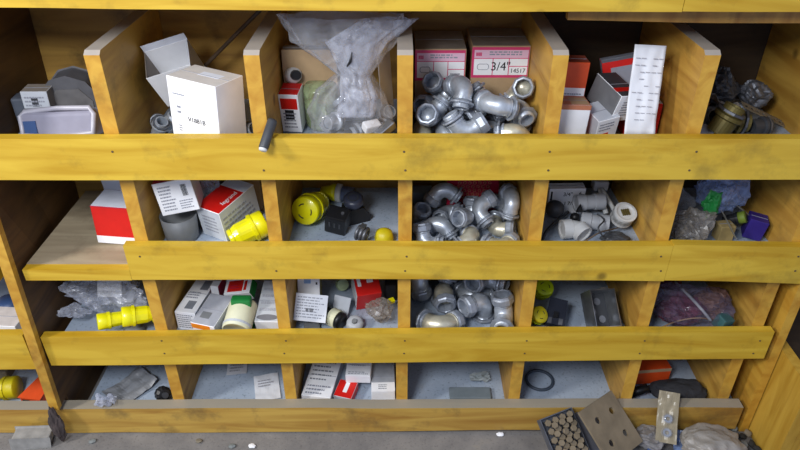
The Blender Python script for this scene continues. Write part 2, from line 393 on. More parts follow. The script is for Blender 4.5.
#POSES#
for part in "top:0.2407,0.1268,0.8167,0.032,0.6577,-0.6887,-0.3034 0.0475,0.0813,0.8137,0.622,-0.1523,-0.3372,-0.6901 0.0961,0.0778,0.8189,0.5614,0.1058,-0.4823,0.6641 0.1407,0.1313,0.8088,0.3995,0.3779,0.6796,0.4856 0.182,0.0792,0.8136,0.864,-0.0404,-0.3741,0.3346 0.1741,0.1516,0.8462,0.081,0.4595,0.1635,0.8692 0.2273,0.0485,0.8256,0.1245,-0.5887,0.2601,-0.7552 0.0632,0.1431,0.8441,0.7896,-0.2279,-0.0862,0.5632 0.0667,0.0735,0.8686,0.0135,0.7645,0.5144,-0.3882 0.1537,0.1111,0.8694,0.2085,0.9186,0.2325,0.2421 0.2283,0.0856,0.8634,0.7885,-0.5971,-0.1461,-0.0175 0.242,0.1406,0.8815,0.7383,0.1479,0.3509,0.5567 0.1302,0.0457,0.8536,0.292,-0.0372,0.9504,-0.1 0.0878,0.1448,0.8842,0.5808,-0.5881,-0.0187,0.5626 0.2084,0.1466,0.9147,0.6503,0.0281,0.6086,0.4537 0.188,0.0566,0.8902,0.6708,0.4254,-0.4327,-0.4265 0.2228,0.0861,0.9159,0.0352,-0.2934,0.5735,-0.764 0.1182,0.0901,0.9039,0.804,-0.3027,-0.0717,-0.5068;mid:0.2335,0.1876,0.5818,0.0095,-0.6691,0.218,-0.7104 0.149,0.0676,0.5673,0.5683,-0.5089,0.1955,-0.6163 0.0875,0.1079,0.5676,0.9229,-0.2023,-0.3178,-0.079 0.1165,0.1806,0.5629,0.4553,-0.654,-0.4226,0.4317 0.0486,0.1703,0.5719,0.291,0.5438,0.5775,-0.5348 0.1383,0.113,0.5989,0.7405,0.5184,0.3778,0.2005 0.2313,0.1308,0.5629,0.0188,-0.1663,-0.7607,0.6271 0.1704,0.1679,0.5722,0.4217,-0.5446,0.5992,0.4082 0.0655,0.064,0.5714,0.031,0.7529,-0.2591,-0.6042 0.1029,0.1915,0.6089,0.8681,-0.1388,-0.4756,0.0297 0.1941,0.1336,0.6035,0.0828,0.2827,-0.4107,-0.8629 0.2201,0.0523,0.5649,0.3167,-0.3319,0.6485,-0.6074 0.2513,0.1425,0.6186,0.7515,-0.1588,0.0062,-0.6403;low:0.1513,0.2497,0.3312,0.8785,0.3555,-0.2398,0.2104 0.1095,0.1403,0.3402,0.6887,0.0737,-0.063,0.7186 0.2493,0.0738,0.3425,0.5686,-0.5135,0.5405,0.3477 0.1871,0.1734,0.3288,0.6929,0.4869,-0.4033,-0.3467 0.1909,0.101,0.341,0.9629,0,-0.0001,0.2699 0.0786,0.2651,0.3494,0.4868,0.0256,0.5368,-0.6886 0.0962,0.0597,0.3288,0.2189,-0.3136,0.5444,-0.7465 0.2235,0.2457,0.3443,0.2013,-0.3182,-0.5891,-0.715 0.0526,0.1947,0.3643,0.5195,0.3787,-0.5713,0.5103 0.2496,0.2359,0.3995,0.6993,0.3351,-0.1441,0.6148 0.2189,0.153,0.3839,0.5692,-0.6879,-0.2419,0.3798 0.153,0.2564,0.405,0.0992,-0.3412,0.9148,-0.1921 0.1442,0.1917,0.3971,0.0909,-0.1827,-0.208,-0.9566 0.0674,0.2387,0.4405,0.6272,-0.7306,0.1366,-0.2328 0.2312,0.2621,0.4578,0.4209,-0.8634,-0.2197,-0.1708".split(';'):
    k, v = part.split(':'); POSES[k] = [[float(x) for x in r.split(',')] for r in v.split(' ')]
SKIP = (14, 16)
def pile(key, s, label, group, flip_warm=5):
    proto = make_elbow(s); alt = make_elbow(s, ZINC_WARM)
    used = {id(proto): False, id(alt): False}
    for i, (x, y, z, qw, qx, qy, qz) in enumerate(POSES[key]):
        if key == 'top' and i in SKIP: continue
        src = alt if i % flip_warm == 1 else proto
        if used[id(src)]: e = clone(src)
        else: e = src; used[id(src)] = True
        e['label'] = label; e['group'] = group
        e.rotation_mode = 'QUATERNION'; e.location = (x, y, z); e.rotation_quaternion = (qw, qx, qy, qz)
pile('top', 1.3, 'zinc conduit elbow heaped in the top row before the pink-labelled cartons', 'conduit elbows in the top row bin')
pile('mid', 1.25, 'zinc conduit elbow heaped in the second row before the crimson mesh panel', 'conduit elbows in the second row bin')
pile('low', 1.6, 'larger zinc conduit elbow heaped in the third row bin below the other elbows', 'large conduit elbows in the third row bin')

# ---------------------------------------------------------------- builders for the contents
WHITE = plain('white_card', (244, 244, 246), rough=0.6, var=0.04)
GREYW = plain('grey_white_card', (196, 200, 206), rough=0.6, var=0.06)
INNER = plain('inner_card', (222, 226, 236), rough=0.75, var=0.05)
KRAFT = plain('brown_card', (176, 148, 112), rough=0.75, var=0.08)
KRAFTD = plain('dusty_card', (138, 128, 118), rough=0.8, var=0.12)
RED = plain('red_print', (214, 26, 18), rough=0.45, var=0.05)
ORANGE = plain('orange_print', (220, 78, 26), rough=0.5, var=0.08)
CRIM = plain('crimson', (190, 28, 66), rough=0.5, var=0.1)
PINK = plain('pink_print', (214, 60, 110), rough=0.5, var=0.05)
INK = plain('ink', (152, 154, 164), rough=0.6, var=0.05)
BLACKINK = plain('black_ink', (22, 22, 26), rough=0.6, var=0.05)
BLACK = plain('black_rubber', (26, 26, 28), rough=0.42, var=0.2)
CHAR = plain('charcoal_plastic', (62, 64, 68), rough=0.45, var=0.15)
GREY = plain('grey_plastic', (118, 120, 122), rough=0.5, var=0.12)
LGREY = plain('light_grey_pvc', (176, 178, 182), rough=0.45, var=0.08)
PVCW = plain('white_pvc', (214, 214, 212), rough=0.4, var=0.06)
YEL = plain('yellow_plastic', (232, 224, 14), rough=0.32, var=0.06, coat=0.2)
YELD = plain('dusty_yellow_plastic', (206, 188, 22), rough=0.45, var=0.15)
LIME = plain('lime_plastic', (190, 208, 20), rough=0.35, var=0.08)
GREEN = plain('green_plastic', (24, 120, 52), rough=0.5, var=0.1)
BLUE = plain('blue_plastic', (66, 92, 138), rough=0.45, var=0.1)
PURP = plain('indigo_card', (48, 34, 120), rough=0.5, var=0.1)
CREAM = plain('cream_plastic', (214, 212, 180), rough=0.5, var=0.06)
BRASS = plain('brass', (120, 108, 60), rough=0.5, metal=0.4, var=0.2)
STEEL = plain('galvanised_steel', (170, 172, 174), rough=0.3, metal=0.9, var=0.2, scale=30)
DARKST = plain('dull_steel', (112, 114, 120), rough=0.45, metal=0.6, var=0.25)
RUST = plain('dusty_plate', (126, 112, 90), rough=0.7, var=0.2, scale=25)
PAPER = plain('paper', (222, 224, 230), rough=0.7, var=0.03)
def film(name, tint=(225, 228, 235), body=0.22, rough=0.12):
    m, nt, b = nmat(name); N = nt.nodes.new; L = nt.links.new
    tr = N('ShaderNodeBsdfTransparent'); tr.inputs[0].default_value = (.97, .97, .98, 1)
    b.inputs['Base Color'].default_value = (*lin(tint), 1); b.inputs['Roughness'].default_value = rough
    b.inputs['Specular IOR Level'].default_value = 0.9
    tc = N('ShaderNodeTexCoord'); n = N('ShaderNodeTexNoise'); n.inputs['Scale'].default_value = 34; n.inputs['Detail'].default_value = 5; n.inputs['Distortion'].default_value = 1.2
    L(tc.outputs['Object'], n.inputs['Vector'])
    lw = N('ShaderNodeLayerWeight'); lw.inputs[0].default_value = 0.35
    mp = N('ShaderNodeMapRange'); mp.inputs[1].default_value = .35; mp.inputs[2].default_value = .7; mp.inputs[3].default_value = body * .4; mp.inputs[4].default_value = body * 1.6
    L(n.outputs[0], mp.inputs[0])
    ad = N('ShaderNodeMath'); ad.operation = 'MULTIPLY_ADD'; L(lw.outputs['Facing'], ad.inputs[0]); ad.inputs[1].default_value = .35; L(mp.outputs[0], ad.inputs[2]); ad.use_clamp = True
    bp = N('ShaderNodeBump'); bp.inputs['Strength'].default_value = .7; bp.inputs['Distance'].default_value = .004
    L(n.outputs[0], bp.inputs['Height']); L(bp.outputs[0], b.inputs['Normal'])
    mx = N('ShaderNodeMixShader'); L(ad.outputs[0], mx.inputs[0]); L(tr.outputs[0], mx.inputs[1]); L(b.outputs[0], mx.inputs[2])
    L(mx.outputs[0], nt.nodes['Material Output'].inputs['Surface']); return m
FILM = film('clear_film', body=.13, rough=.05); FILMW = film('milky_film', (200, 204, 218), 0.32, 0.2); FILMT = film('dusty_film', (150, 142, 132), 0.45, 0.3); FILMB = film('blue_film', (130, 150, 195), 0.5, 0.2)

def face_m(face, w, d, h):
    c = {'front': ((-w / 2, -d / 2, 0), (1, 0, 0), (0, 0, 1), (0, -1, 0)), 'right': ((w / 2, -d / 2, 0), (0, 1, 0), (0, 0, 1), (1, 0, 0)),
         'left': ((-w / 2, d / 2, 0), (0, -1, 0), (0, 0, 1), (-1, 0, 0)), 'top': ((-w / 2, -d / 2, h), (1, 0, 0), (0, 1, 0), (0, 0, 1))}[face]
    o, u, v, n = [Vector(a) for a in c]
    M = Matrix.Identity(4)
    for i in range(3): M[i][0], M[i][1], M[i][2], M[i][3] = u[i], v[i], n[i], o[i]
    su, sv = {'front': (w, h), 'right': (d, h), 'left': (d, h), 'top': (w, d)}[face]
    return M, su, sv
def patch(parent, dims, face, u0, v0, u1, v1, mat, name='printed_panel', off=.0003):
    M, su, sv = face_m(face, *dims); bm = bmesh.new()
    box(bm, u0 * su, u1 * su, v0 * sv, v1 * sv, off - .0006, off, M=M); return mesh(bm, name, mat, parent)
def lines(parent, dims, face, u0, v0, u1, v1, n, mat=None, seed=0, off=.0008, fill=.4, name='printed_text'):
    """rows of print too small to read: short dashes of uneven length"""
    M, su, sv = face_m(face, *dims); rnd = random.Random(seed); bm = bmesh.new()
    for i in range(n):
        va = v1 - (v1 - v0) * (i + .5 - fill / 2) / n; vb = v1 - (v1 - v0) * (i + .5 + fill / 2) / n
        u = u0; end = u1 - rnd.random() * .3 * (u1 - u0)
        while u < end:
            q = rnd.uniform(.04, .16) * (u1 - u0)
            box(bm, u * su, min(u + q, end) * su, vb * sv, va * sv, off - .0005, off, M=M); u += q + .03 * (u1 - u0)
    return mesh(bm, name, mat or INK, parent)
def bars(parent, dims, face, u0, v0, u1, v1, n, seed=0, off=.0008):
    M, su, sv = face_m(face, *dims); rnd = random.Random(seed); bm = bmesh.new()
    for i in range(n):
        a = u0 + (u1 - u0) * i / n; b_ = a + (u1 - u0) / n * rnd.uniform(.3, .75)
        box(bm, a * su, b_ * su, v0 * sv, v1 * sv, off - .0005, off, M=M)
    return mesh(bm, 'barcode', BLACKINK, parent)
def lettering(parent, dims, face, u, v, size, text, mat, off=.0006, shear=0, turn=0):
    M, su, sv = face_m(face, *dims)
    cu = bpy.data.curves.new('lettering', 'FONT'); cu.body = text; cu.size = size; cu.align_x = 'CENTER'; cu.align_y = 'CENTER'; cu.extrude = .0002; cu.shear = shear
    tmp = bpy.data.objects.new('lettering_source', cu); COL.objects.link(tmp); bpy.context.view_layer.update()
    me = bpy.data.meshes.new_from_object(tmp.evaluated_get(bpy.context.evaluated_depsgraph_get()))
    bpy.data.objects.remove(tmp); bpy.data.curves.remove(cu)
    me.transform(M @ Matrix.Translation((u * su, v * sv, off)) @ Matrix.Rotation(math.radians(turn), 4, 'Z')); me.materials.clear(); me.materials.append(mat)
    o = bpy.data.objects.new('lettering', me); COL.objects.link(o); o.parent = parent; return o
def carton(name, label, cat, w, d, h, mats, group=None, open_top=False, seams=True):
    """a card box; mats: one material or (front, right, back, left, top, bottom); open_top leaves the lid off with walls of real thickness"""
    t = thing(name, label, cat, group)
    ms = mats if isinstance(mats, (list, tuple)) else [mats] * 6
    uniq = []
    for m in ms:
        if m not in uniq: uniq.append(m)
    bm = bmesh.new()
    if not open_top:
        fs = box(bm, -w / 2, w / 2, -d / 2, d / 2, 0, h)
        for f, m in zip(fs, ms): f.material_index = uniq.index(m)
        bmesh.ops.bevel(bm, geom=list(bm.edges), offset=.0009, segments=1, affect='EDGES')
        mesh(bm, 'body', uniq, t)
        if seams:
            bm = bmesh.new(); box(bm, -w / 2 + .002, w / 2 - .002, -.0007, .0007, h - .0004, h + .0005); mesh(bm, 'lid_seam', INK, t)
    else:
        k = .0012
        for i, (a, b_, c, e) in enumerate(((-w / 2, w / 2, -d / 2, -d / 2 + k), (w / 2 - k, w / 2, -d / 2 + k, d / 2 - k), (-w / 2, w / 2, d / 2 - k, d / 2), (-w / 2, -w / 2 + k, -d / 2 + k, d / 2 - k))):
            for j, f in enumerate(box(bm, a, b_, c, e, 0, h)): f.material_index = uniq.index(ms[i])
        box(bm, -w / 2, w / 2, -d / 2, d / 2, -k, 0, uniq.index(ms[5])); mesh(bm, 'body', uniq, t)
    return t
def flap(parent, dims, side_, length, angle, mat, name='flap'):
    """a lid flap hinged on a top edge, opened outward by an angle from upright"""
    w, d, h = dims; a = math.radians(angle); k = .001
    bm = bmesh.new()
    if side_ in ('front', 'back'):
        box(bm, -w / 2, w / 2, -k / 2, k / 2, 0, length); s = 1 if side_ == 'front' else -1
        M = Matrix.Translation((0, -s * d / 2, h)) @ Matrix.Rotation(s * a, 4, 'X')
    else:
        box(bm, -k / 2, k / 2, -d / 2, d / 2, 0, length); s = 1 if side_ == 'right' else -1
        M = Matrix.Translation((s * w / 2, 0, h)) @ Matrix.Rotation(s * a, 4, 'Y')
    bm.transform(M); return mesh(bm, name, mat, parent)
def solid(name, label, cat, bm, mat, group=None, smooth=False):
    o = mesh(bm, name, mat, None, smooth); return tag(o, label, cat, group)
def plug(label, r, l, mat, name='power_plug', slots=3, neck=.55, group=None, prongs=False, ring=None, face=None):
    """a locking cord connector: ribbed body, flange, slotted face (+z end), cord grip (-z end)"""
    t = thing(name, label, 'electrical plug', group); bm = bmesh.new()
    lathe(bm, [(0, l), (r * .93, l), (r, l * .97), (r, l * .72), (r * .95, l * .70)], 28); mesh(bm, 'face_shell', face or mat, t, True)
    bm = bmesh.new()
    lathe(bm, [(r * .95, l * .70), (r * 1.06, l * .70), (r * 1.06, l * .62), (r * .9, l * .60), (r * .86, l * .25), (r * .7, l * .12), (r * neck, l * .10), (r * neck, 0), (0, 0)], 28, shape=lambda a: 1 + .02 * math.cos(10 * a)); mesh(bm, 'body', mat, t, False)
    bm = bmesh.new(); lathe(bm, [(r * neck * 1.25, l * .02), (r * neck * 1.3, l * .10), (r * neck * 1.05, l * .12), (r * neck * 1.05, 0), (r * neck * 1.25, l * .02)], 20); mesh(bm, 'cord_grip', mat, t)
    if ring: bm = bmesh.new(); lathe(bm, [(r * 1.02, l * .60), (r * 1.10, l * .60), (r * 1.10, l * .70), (r * 1.02, l * .70), (r * 1.02, l * .60)], 28); mesh(bm, 'collar_ring', ring, t)
    for i in range(slots):
        a = 2 * math.pi * i / slots; bm = bmesh.new()
        if prongs: tube(bm, [(r * .5 * math.cos(a + q), r * .5 * math.sin(a + q), l + .014) for q in (-.25, 0, .25)], .0016, 6); tube(bm, [(r * .5 * math.cos(a), r * .5 * math.sin(a), l), (r * .5 * math.cos(a), r * .5 * math.sin(a), l + .014)], .003, 6)
        else: tube(bm, [(r * .52 * math.cos(a + q), r * .52 * math.sin(a + q), l - .0004) for q in (-.42, -.2, 0, .2, .42)], r * .05, 6)
        mesh(bm, 'contact_prong' if prongs else 'slot', BRASS if prongs else BLACKINK, t)
    return t
def crumpled(name, label, cat, radius, amp, scale, seed, mat, group=None, sub=4):
    bm = bmesh.new(); crumple(bm, amp, scale, seed, sub, radius); return solid(name, label, cat, bm, mat, group)
def sheet(name, label, cat, w, h, curl, mat, seed=0, thick=.0006, lift=0.0, wav=0.0):
    """a sheet of paper or card lying near flat with a curl and waves"""
    bm = bmesh.new(); n, m = 12, 16; g = []
    for j in range(m + 1):
        row = []
        for i in range(n + 1):
            u, v = i / n - .5, j / m - .5
            z = curl * (v * v * 4) + lift * (v + .5) ** 2 + wav * noise.noise(Vector((u * 4, v * 5, seed)))
            row.append(bm.verts.new((u * w, v * h, z)))
        g.append(row)
    for j in range(m):
        for i in range(n): bm.faces.new((g[j][i], g[j][i + 1], g[j + 1][i + 1], g[j + 1][i]))
    r = bmesh.ops.extrude_face_region(bm, geom=list(bm.faces)); bmesh.ops.translate(bm, verts=[v for v in r['geom'] if isinstance(v, bmesh.types.BMVert)], vec=(0, 0, thick))
    return bm

# ================================================================ top row
z = FZ[1]
# --- first bin: grey moulded boxes and a clamshell
bm = bmesh.new()
prism(bm, [(-.058, 0), (.058, 0), (.066, .045), (.045, .085), (.012, .102), (-.02, .098), (-.052, .07), (-.062, .04)], -.032, .032, 'Y'); bevel(bm, .004)
o = thing('dome_housing', 'dark grey domed plastic cover in the top left bin', 'electrical part'); mesh(bm, 'shell', plain('mid_grey_cover', (92, 92, 96), var=.15), o)
bm = bmesh.new(); prism(bm, [(-.045, .01), (.045, .01), (.05, .045), (.03, .075), (-.015, .08), (-.04, .055)], -.0345, -.032, 'Y'); mesh(bm, 'face_plate', plain('worn_grey', (108, 106, 106), var=.2), o)
put(o, 66, 100, z, (0, -6, 8))
o = carton('component_box', 'small pale grey printed box upright beside the dark cover', 'box', .052, .045, .085, (GREYW, GREY, GREYW, GREY, KRAFTD, GREYW))
lines(o, (.052, .045, .085), 'front', .1, .3, .9, .9, 6, seed=3); patch(o, (.052, .045, .085), 'front', .35, .62, .6, .84, CHAR)
put(o, 40, 103, z + .012, (0, 2, 6), (.5, .5, .6))
bm = bmesh.new(); box(bm, -.03, .03, -.02, .02, 0, .07); bevel(bm, .005)
o = solid('junction_box', 'grey box half hidden at the far left of the top left bin', 'electrical box', bm, plain('slate_plastic', (86, 92, 104), var=.15)); put(o, 27, 112, z, (0, 0, 5))
o = thing('clamshell_pack', 'whitish plastic clamshell pack lying at the front of the top left bin', 'package')
bm = bmesh.new(); box(bm, -.078, .078, -.03, .03, 0, .052); bevel(bm, .009, 3); mesh(bm, 'tray', plain('pale_clam', (150, 148, 164), rough=.3, var=.06), o)
bm = bmesh.new(); tube(bm, [(-.07, -.02, .055), (-.079, -.026, .045), (-.076, -.0345, .008), (-.03, -.036, .004), (.03, -.036, .004), (.076, -.0345, .008), (.08, -.026, .045), (.07, -.02, .057), (.0, -.018, .058)], .0055, 10, closed=True); mesh(bm, 'rolled_rim', plain('rim_plastic', (176, 174, 184), rough=.35, var=.05), o, True)
bm = bmesh.new(); box(bm, -.072, -.045, -.033, -.0308, .006, .036); mesh(bm, 'blue_insert', BLUE, o)
put(o, 64, 121, z, (-14, -4, -4))

# --- second bin: two white cartons
o = carton('open_carton', 'open empty white carton tipped back with its flap raised', 'box', .094, .075, .092, (WHITE, GREYW, WHITE, KRAFTD, INNER, INNER), open_top=True)
for m in o.children: m.data.materials.append(INNER)
flap(o, (.094, .075, .092), 'back', .016, 2, INNER)
put(o, 176, 70, z + .05, (28, -15, 8))
dm = (.118, .082, .148)
o = carton('white_carton', 'closed white carton with a small black code across its front', 'box', *dm, (WHITE, WHITE, WHITE, GREYW, plain('pale_brown_card', (212, 206, 200), var=.06), WHITE))
lettering(o, dm, 'front', .55, .46, .0135, 'V1881B', BLACKINK); lines(o, dm, 'front', .16, .5, .24, .64, 2, seed=1); lines(o, dm, 'front', .16, .26, .24, .36, 3, seed=2); lines(o, dm, 'front', .1, .76, .36, .8, 1, seed=4)
patch(o, dm, 'top', .38, .45, .8, .7, INNER)
put(o, 206, 82, z, (-3, 2, -26), (.5, .22, 1))
rod = []
a, b_ = P(-.331, 1.15, .386), P(-.225, 1.27, .29)
bm = bmesh.new(); tube(bm, [P(-.43, 1.235, .475), P(-.3546, 1.22, .406), P(-.2475, 1.198, .309)], .0042, 10)
o = solid('steel_rod', 'thin dark steel rod leaning in the corner behind the white cartons', 'rod', bm, plain('rod_brown', (74, 58, 44), var=.2))
def conn(label, s=1.0, group=None, mat=None):
    """set-screw connector: barrel, bead, screw, throat"""
    t = thing('conduit_connector', label, 'pipe fitting', group)
    bm = bmesh.new(); lathe(bm, [(.011 * s, 0), (.014 * s, 0), (.014 * s, .018 * s), (.0175 * s, .020 * s), (.0175 * s, .024 * s), (.0125 * s, .0255 * s), (.0125 * s, .036 * s), (.0105 * s, .036 * s), (.0105 * s, .004 * s), (0, .004 * s)], 22); mesh(bm, 'barrel', mat or ZINC, t, False)
    bm = bmesh.new(); lathe(bm, [(0, .006 * s), (.004 * s, .006 * s), (.004 * s, 0), (0, 0)], 10, Matrix.Translation((.019 * s, 0, .009 * s)) @ Matrix.Rotation(-math.pi / 2, 4, 'Y')); mesh(bm, 'set_screw', DARKST, t)
    bm = bmesh.new(); lathe(bm, [(.0125 * s, .027 * s), (.0165 * s, .027 * s), (.0165 * s, .030 * s), (.0125 * s, .030 * s), (.0125 * s, .027 * s)], 24, shape=lambda q: 1 + .06 * (1 if math.cos(8 * q) > .3 else 0)); mesh(bm, 'locknut', DARKST, t)
    return t
c0 = conn('zinc connector lying under the open white carton, leftmost in its bin'); put(c0, 149, 121, z, (80, 0, 30))
c1 = clone(c0, 'zinc connector standing left of the white carton with the code'); put(c1, 160, 127, z + .02, (20, 30, 0))
c1 = clone(c0, 'zinc connector tilted against the left side of the coded white carton'); put(c1, 172, 120, z + .02, (60, 10, 100))
c1 = clone(c0, 'zinc connector in the gap right of the coded white carton'); put(c1, 247, 129, z + .01, (70, 0, 60))

# --- third bin: bag of fittings
dm = (.095, .03, .09)
o = carton('brown_carton', 'plain brown card box standing at the back behind the clear bag', 'box', .115, .03, .165, (KRAFT, KRAFT, KRAFT, KRAFT, KRAFTD, KRAFT)); put(o, 306, 90, z, (0, 0, 0), (.5, .3, .5))
dm = (.042, .05, .09)
o = carton('breaker_box', 'small red and white box at the left of the bin with the clear bag', 'box', *dm, (WHITE, WHITE, WHITE, RED, RED, WHITE))
patch(o, dm, 'front', .08, .62, .92, .9, RED); lines(o, dm, 'front', .15, .1, .85, .55, 5, seed=8); patch(o, dm, 'front', .25, .35, .7, .6, BLACKINK, off=.0006)
put(o, 287, 107, z, (8, 0, -6))
o = thing('twist_connector', 'white and black connector on top of the small red box', 'electrical part')
bm = bmesh.new(); lathe(bm, [(0, 0), (.016, 0), (.018, .012), (.015, .03), (.0, .03)], 20); mesh(bm, 'shell', PVCW, o, True)
bm = bmesh.new(); lathe(bm, [(0, .030), (.011, .030), (.010, .042), (0, .042)], 12); mesh(bm, 'insert', BLACK, o)
put(o, 293, 80, z + .085, (70, 20, 20))
o = thing('cylinder_sleeve', 'dark grey cylindrical sleeve with a pale tip resting over the top rail', 'sleeve')
bm = bmesh.new(); lathe(bm, [(0, 0), (.0085, 0), (.0095, .003), (.0095, .055), (.0085, .06), (0, .06)], 18); mesh(bm, 'barrel', CHAR, o, True)
bm = bmesh.new(); lathe(bm, [(0, -.004), (.007, -.004), (.0085, 0), (0, 0)], 18); mesh(bm, 'tip', PVCW, o, True)
tip = Vector((-.2155 * D, -.028, (1.205 - .477) * D)); hd = Vector((-.196 * D, .040, (1.205 - .425) * D))
o.location = tip; o.rotation_euler = (hd - tip).to_track_quat('Z', 'Y').to_euler()
# jar inside
o = thing('plastic_jar', 'clear greenish plastic jar left of the bag of fittings', 'jar')
bm = bmesh.new(); lathe(bm, [(0, 0), (.033, 0), (.036, .006), (.037, .085), (.031, .095), (.0, .097)], 30); mesh(bm, 'wall', film('green_film', (170, 186, 140), .55, .2), o, True)
bm = bmesh.new(); lathe(bm, [(0, .002), (.030, .002), (.032, .04), (0, .045)], 20); mesh(bm, 'contents', plain('jar_stuff', (120, 126, 96), var=.3, scale=90), o, True)
put(o, 313, 106, z, (4, 0, 0))
def film_loft(bm, rings, n=56, amp=.15, seed=0, steps=6):
    """a limp film sack through elliptical rings (x, y, z, rx, ry), creased along its length"""
    full = []
    for a, b2 in zip(rings, rings[1:]):
        for i in range(steps):
            t = i / steps; t = t * t * (3 - 2 * t); full.append([a[k] * (1 - t) + b2[k] * t for k in range(5)])
    full.append(rings[-1]); vs = []
    for j, (x, y, zz, rx, ry) in enumerate(full):
        ring = []
        for k in range(n):
            a = 2 * math.pi * k / n; c_, s_ = math.cos(a), math.sin(a)
            q = 1 + amp * (1 - 2.2 * abs(noise.noise(Vector((c_ * 2.6 + seed, s_ * 2.6, zz * 14 + seed))))) + amp * .5 * (1 - 2 * abs(noise.noise(Vector((c_ * 7, s_ * 7 + seed, zz * 22)))))
            ring.append(bm.verts.new((x + rx * c_ * q, y + ry * s_ * q, zz + .3 * amp * rx * noise.noise(Vector((c_ * 3, s_ * 3, j * .4 + seed))))))
        vs.append(ring)
    for a, b2 in zip(vs, vs[1:]):
        for k in range(n): bm.faces.new((a[k], a[(k + 1) % n], b2[(k + 1) % n], b2[k]))
    c = bm.verts.new(sum((v.co for v in vs[0]), Vector()) / n)
    for k in range(n): bm.faces.new((vs[0][(k + 1) % n], vs[0][k], c))
bx = -.088 * D; by = .105
o = thing('fittings_bag', 'large clear plastic bag of fittings gathered at the neck in the top row', 'bag')
bm = bmesh.new(); film_loft(bm, [(bx, by, z + .004, .045, .035), (bx, by, z + .02, .068, .05), (bx, by, z + .07, .073, .056), (bx - .002, by, z + .115, .056, .05), (bx + .012, by, z + .150, .028, .028), (bx + .006, by, z + .175, .05, .03), (bx - .006, by - .006, z + .215, .084, .03), (bx - .01, by - .015, z + .268, .105, .022)], amp=.16, seed=2)
mesh(bm, 'film', FILM, o, True)
bm = bmesh.new(); film_loft(bm, [(bx + .012, by - .03, z + .07, .03, .004), (bx + .02, by - .02, z + .11, .032, .02), (bx + .012, by, z + .150, .024, .024), (bx + .02, by - .01, z + .215, .05, .02), (bx + .085, by - .02, z + .262, .042, .010)], amp=.2, seed=7)
mesh(bm, 'inner_fold', FILMW, o, True)
bm = bmesh.new(); tube(bm, [(bx + .0, by - .035, z + .176), (bx + .007, by - .038, z + .186), (bx + .011, by - .04, z + .205)], [.0015, .003, .001], 8); mesh(bm, 'tie', BLACK, o, True)
for i, (dx, dy, dz, r) in enumerate([(-.02, -.01, .012, (80, 0, 20)), (.03, -.02, .014, (60, 20, 120)), (.0, .03, .05, (20, 40, 200)), (.055, .01, .03, (95, 10, 300)), (-.05, .02, .04, (140, 0, 80))]):
    e = conn(['connector at the bottom left inside the clear bag', 'connector at the bottom right inside the clear bag', 'connector in the middle of the clear bag', 'connector against the right side inside the clear bag', 'connector against the left side inside the clear bag'][i], 1.15)
    e.location = (bx + dx, by + dy, z + dz); e.rotation_euler = [math.radians(v) for v in r]
bm = bmesh.new(); box(bm, -.034, .034, -.0005, .0005, 0, .15); o = solid('white_card', 'tall narrow white card upright against the divider right of the clear bag', 'card', bm, WHITE)
put(o, 393, 92, z, (-4, 0, 70))
for i, (px_, py_, w_, d_, h_, m_, r_, lb) in enumerate([
    (352, 128, .05, .03, .022, CHAR, (10, 0, 12), 'dark blue-grey bracket at the front under the clear bag'),
    (371, 131, .035, .022, .018, WHITE, (20, 0, 30), 'white plastic cap block at the front under the clear bag'),
    (391, 128, .045, .018, .02, STEEL, (20, -30, 30), 'bright metal strap end in the right front corner below the bag')]):
    bm = bmesh.new(); box(bm, -w_ / 2, w_ / 2, -d_ / 2, d_ / 2, 0, h_); bevel(bm, .003)
    o = solid(['bracket', 'cap_block', 'strap_end'][i], lb, 'hardware', bm, m_); put(o, px_, py_, z + .02, r_)
for px_, py_, r_, lb in ((372, 118, (90, 20, 70), 'zinc connector under the bag by the white card'), (386, 114, (50, 20, 10), 'zinc connector next to the white card and above the strap end'), (338, 126, (100, 0, 140), 'zinc connector poking from under the bag between the jar and the bracket')):
    e = conn(lb, 1.1); put(e, px_, py_, z + .02, r_)

# --- fourth bin: two labelled cartons behind the elbows
for (px_, sz, lb, big, yaw) in ((441, (.107, .13, .17), 'brown carton with a pink label, left of the 3/4 carton behind the elbows', 0, 0), (503, (.122, .13, .172), 'brown carton with a pink label marked 3/4 behind the elbows', 1, 0)):
    o = carton('labelled_carton', lb, 'box', *sz, (KRAFT, KRAFT, KRAFT, KRAFT, KRAFTD, KRAFT), 'pink-labelled fitting cartons')
    t = 0.94
    patch(o, sz, 'front', .0, .60, .985, .985, PINK, 'label_border')
    patch(o, sz, 'front', .04, .85, .97, .95, plain('pale_pink', (232, 190, 210), var=.03), 'label_band', .0006)
    for (a, b2, c, e) in ((.04, .635, .36, .84), (.375, .635, .64, .84), (.655, .75, .97, .84), (.655, .635, .97, .74)):
        patch(o, sz, 'front', a, b2, c, e, WHITE, 'label_cell', .0006)
    lines(o, sz, 'front', .3, .88, .9, .94, 2, seed=2 + big, fill=.6); lines(o, sz, 'front', .07, .87, .2, .925, 1, PINK, off=.0009, fill=.8)
    if big: lettering(o, sz, 'front', .505, .74, .026, '3/4"', BLACKINK, .0009); lettering(o, sz, 'front', .81, .688, .013, '14517', BLACKINK, .0009)
    else: lines(o, sz, 'front', .7, .66, .93, .71, 1, seed=5)
    bm = bmesh.new(); M, su, sv = face_m('front', *sz)
    tube(bm, [M @ Vector((su * (.20 + .10 * math.cos(q)), sv * (.74 + .05 * math.sin(q) * (1 + .3 * math.cos(2 * q))), .0008)) for q in [i * math.pi / 8 for i in range(16)]], .0007, 5, closed=True); mesh(bm, 'outline_drawing', INK, o)
    put(o, px_, 49 if not big else 46, z, (0, 0, yaw), (.5, 0, 1))

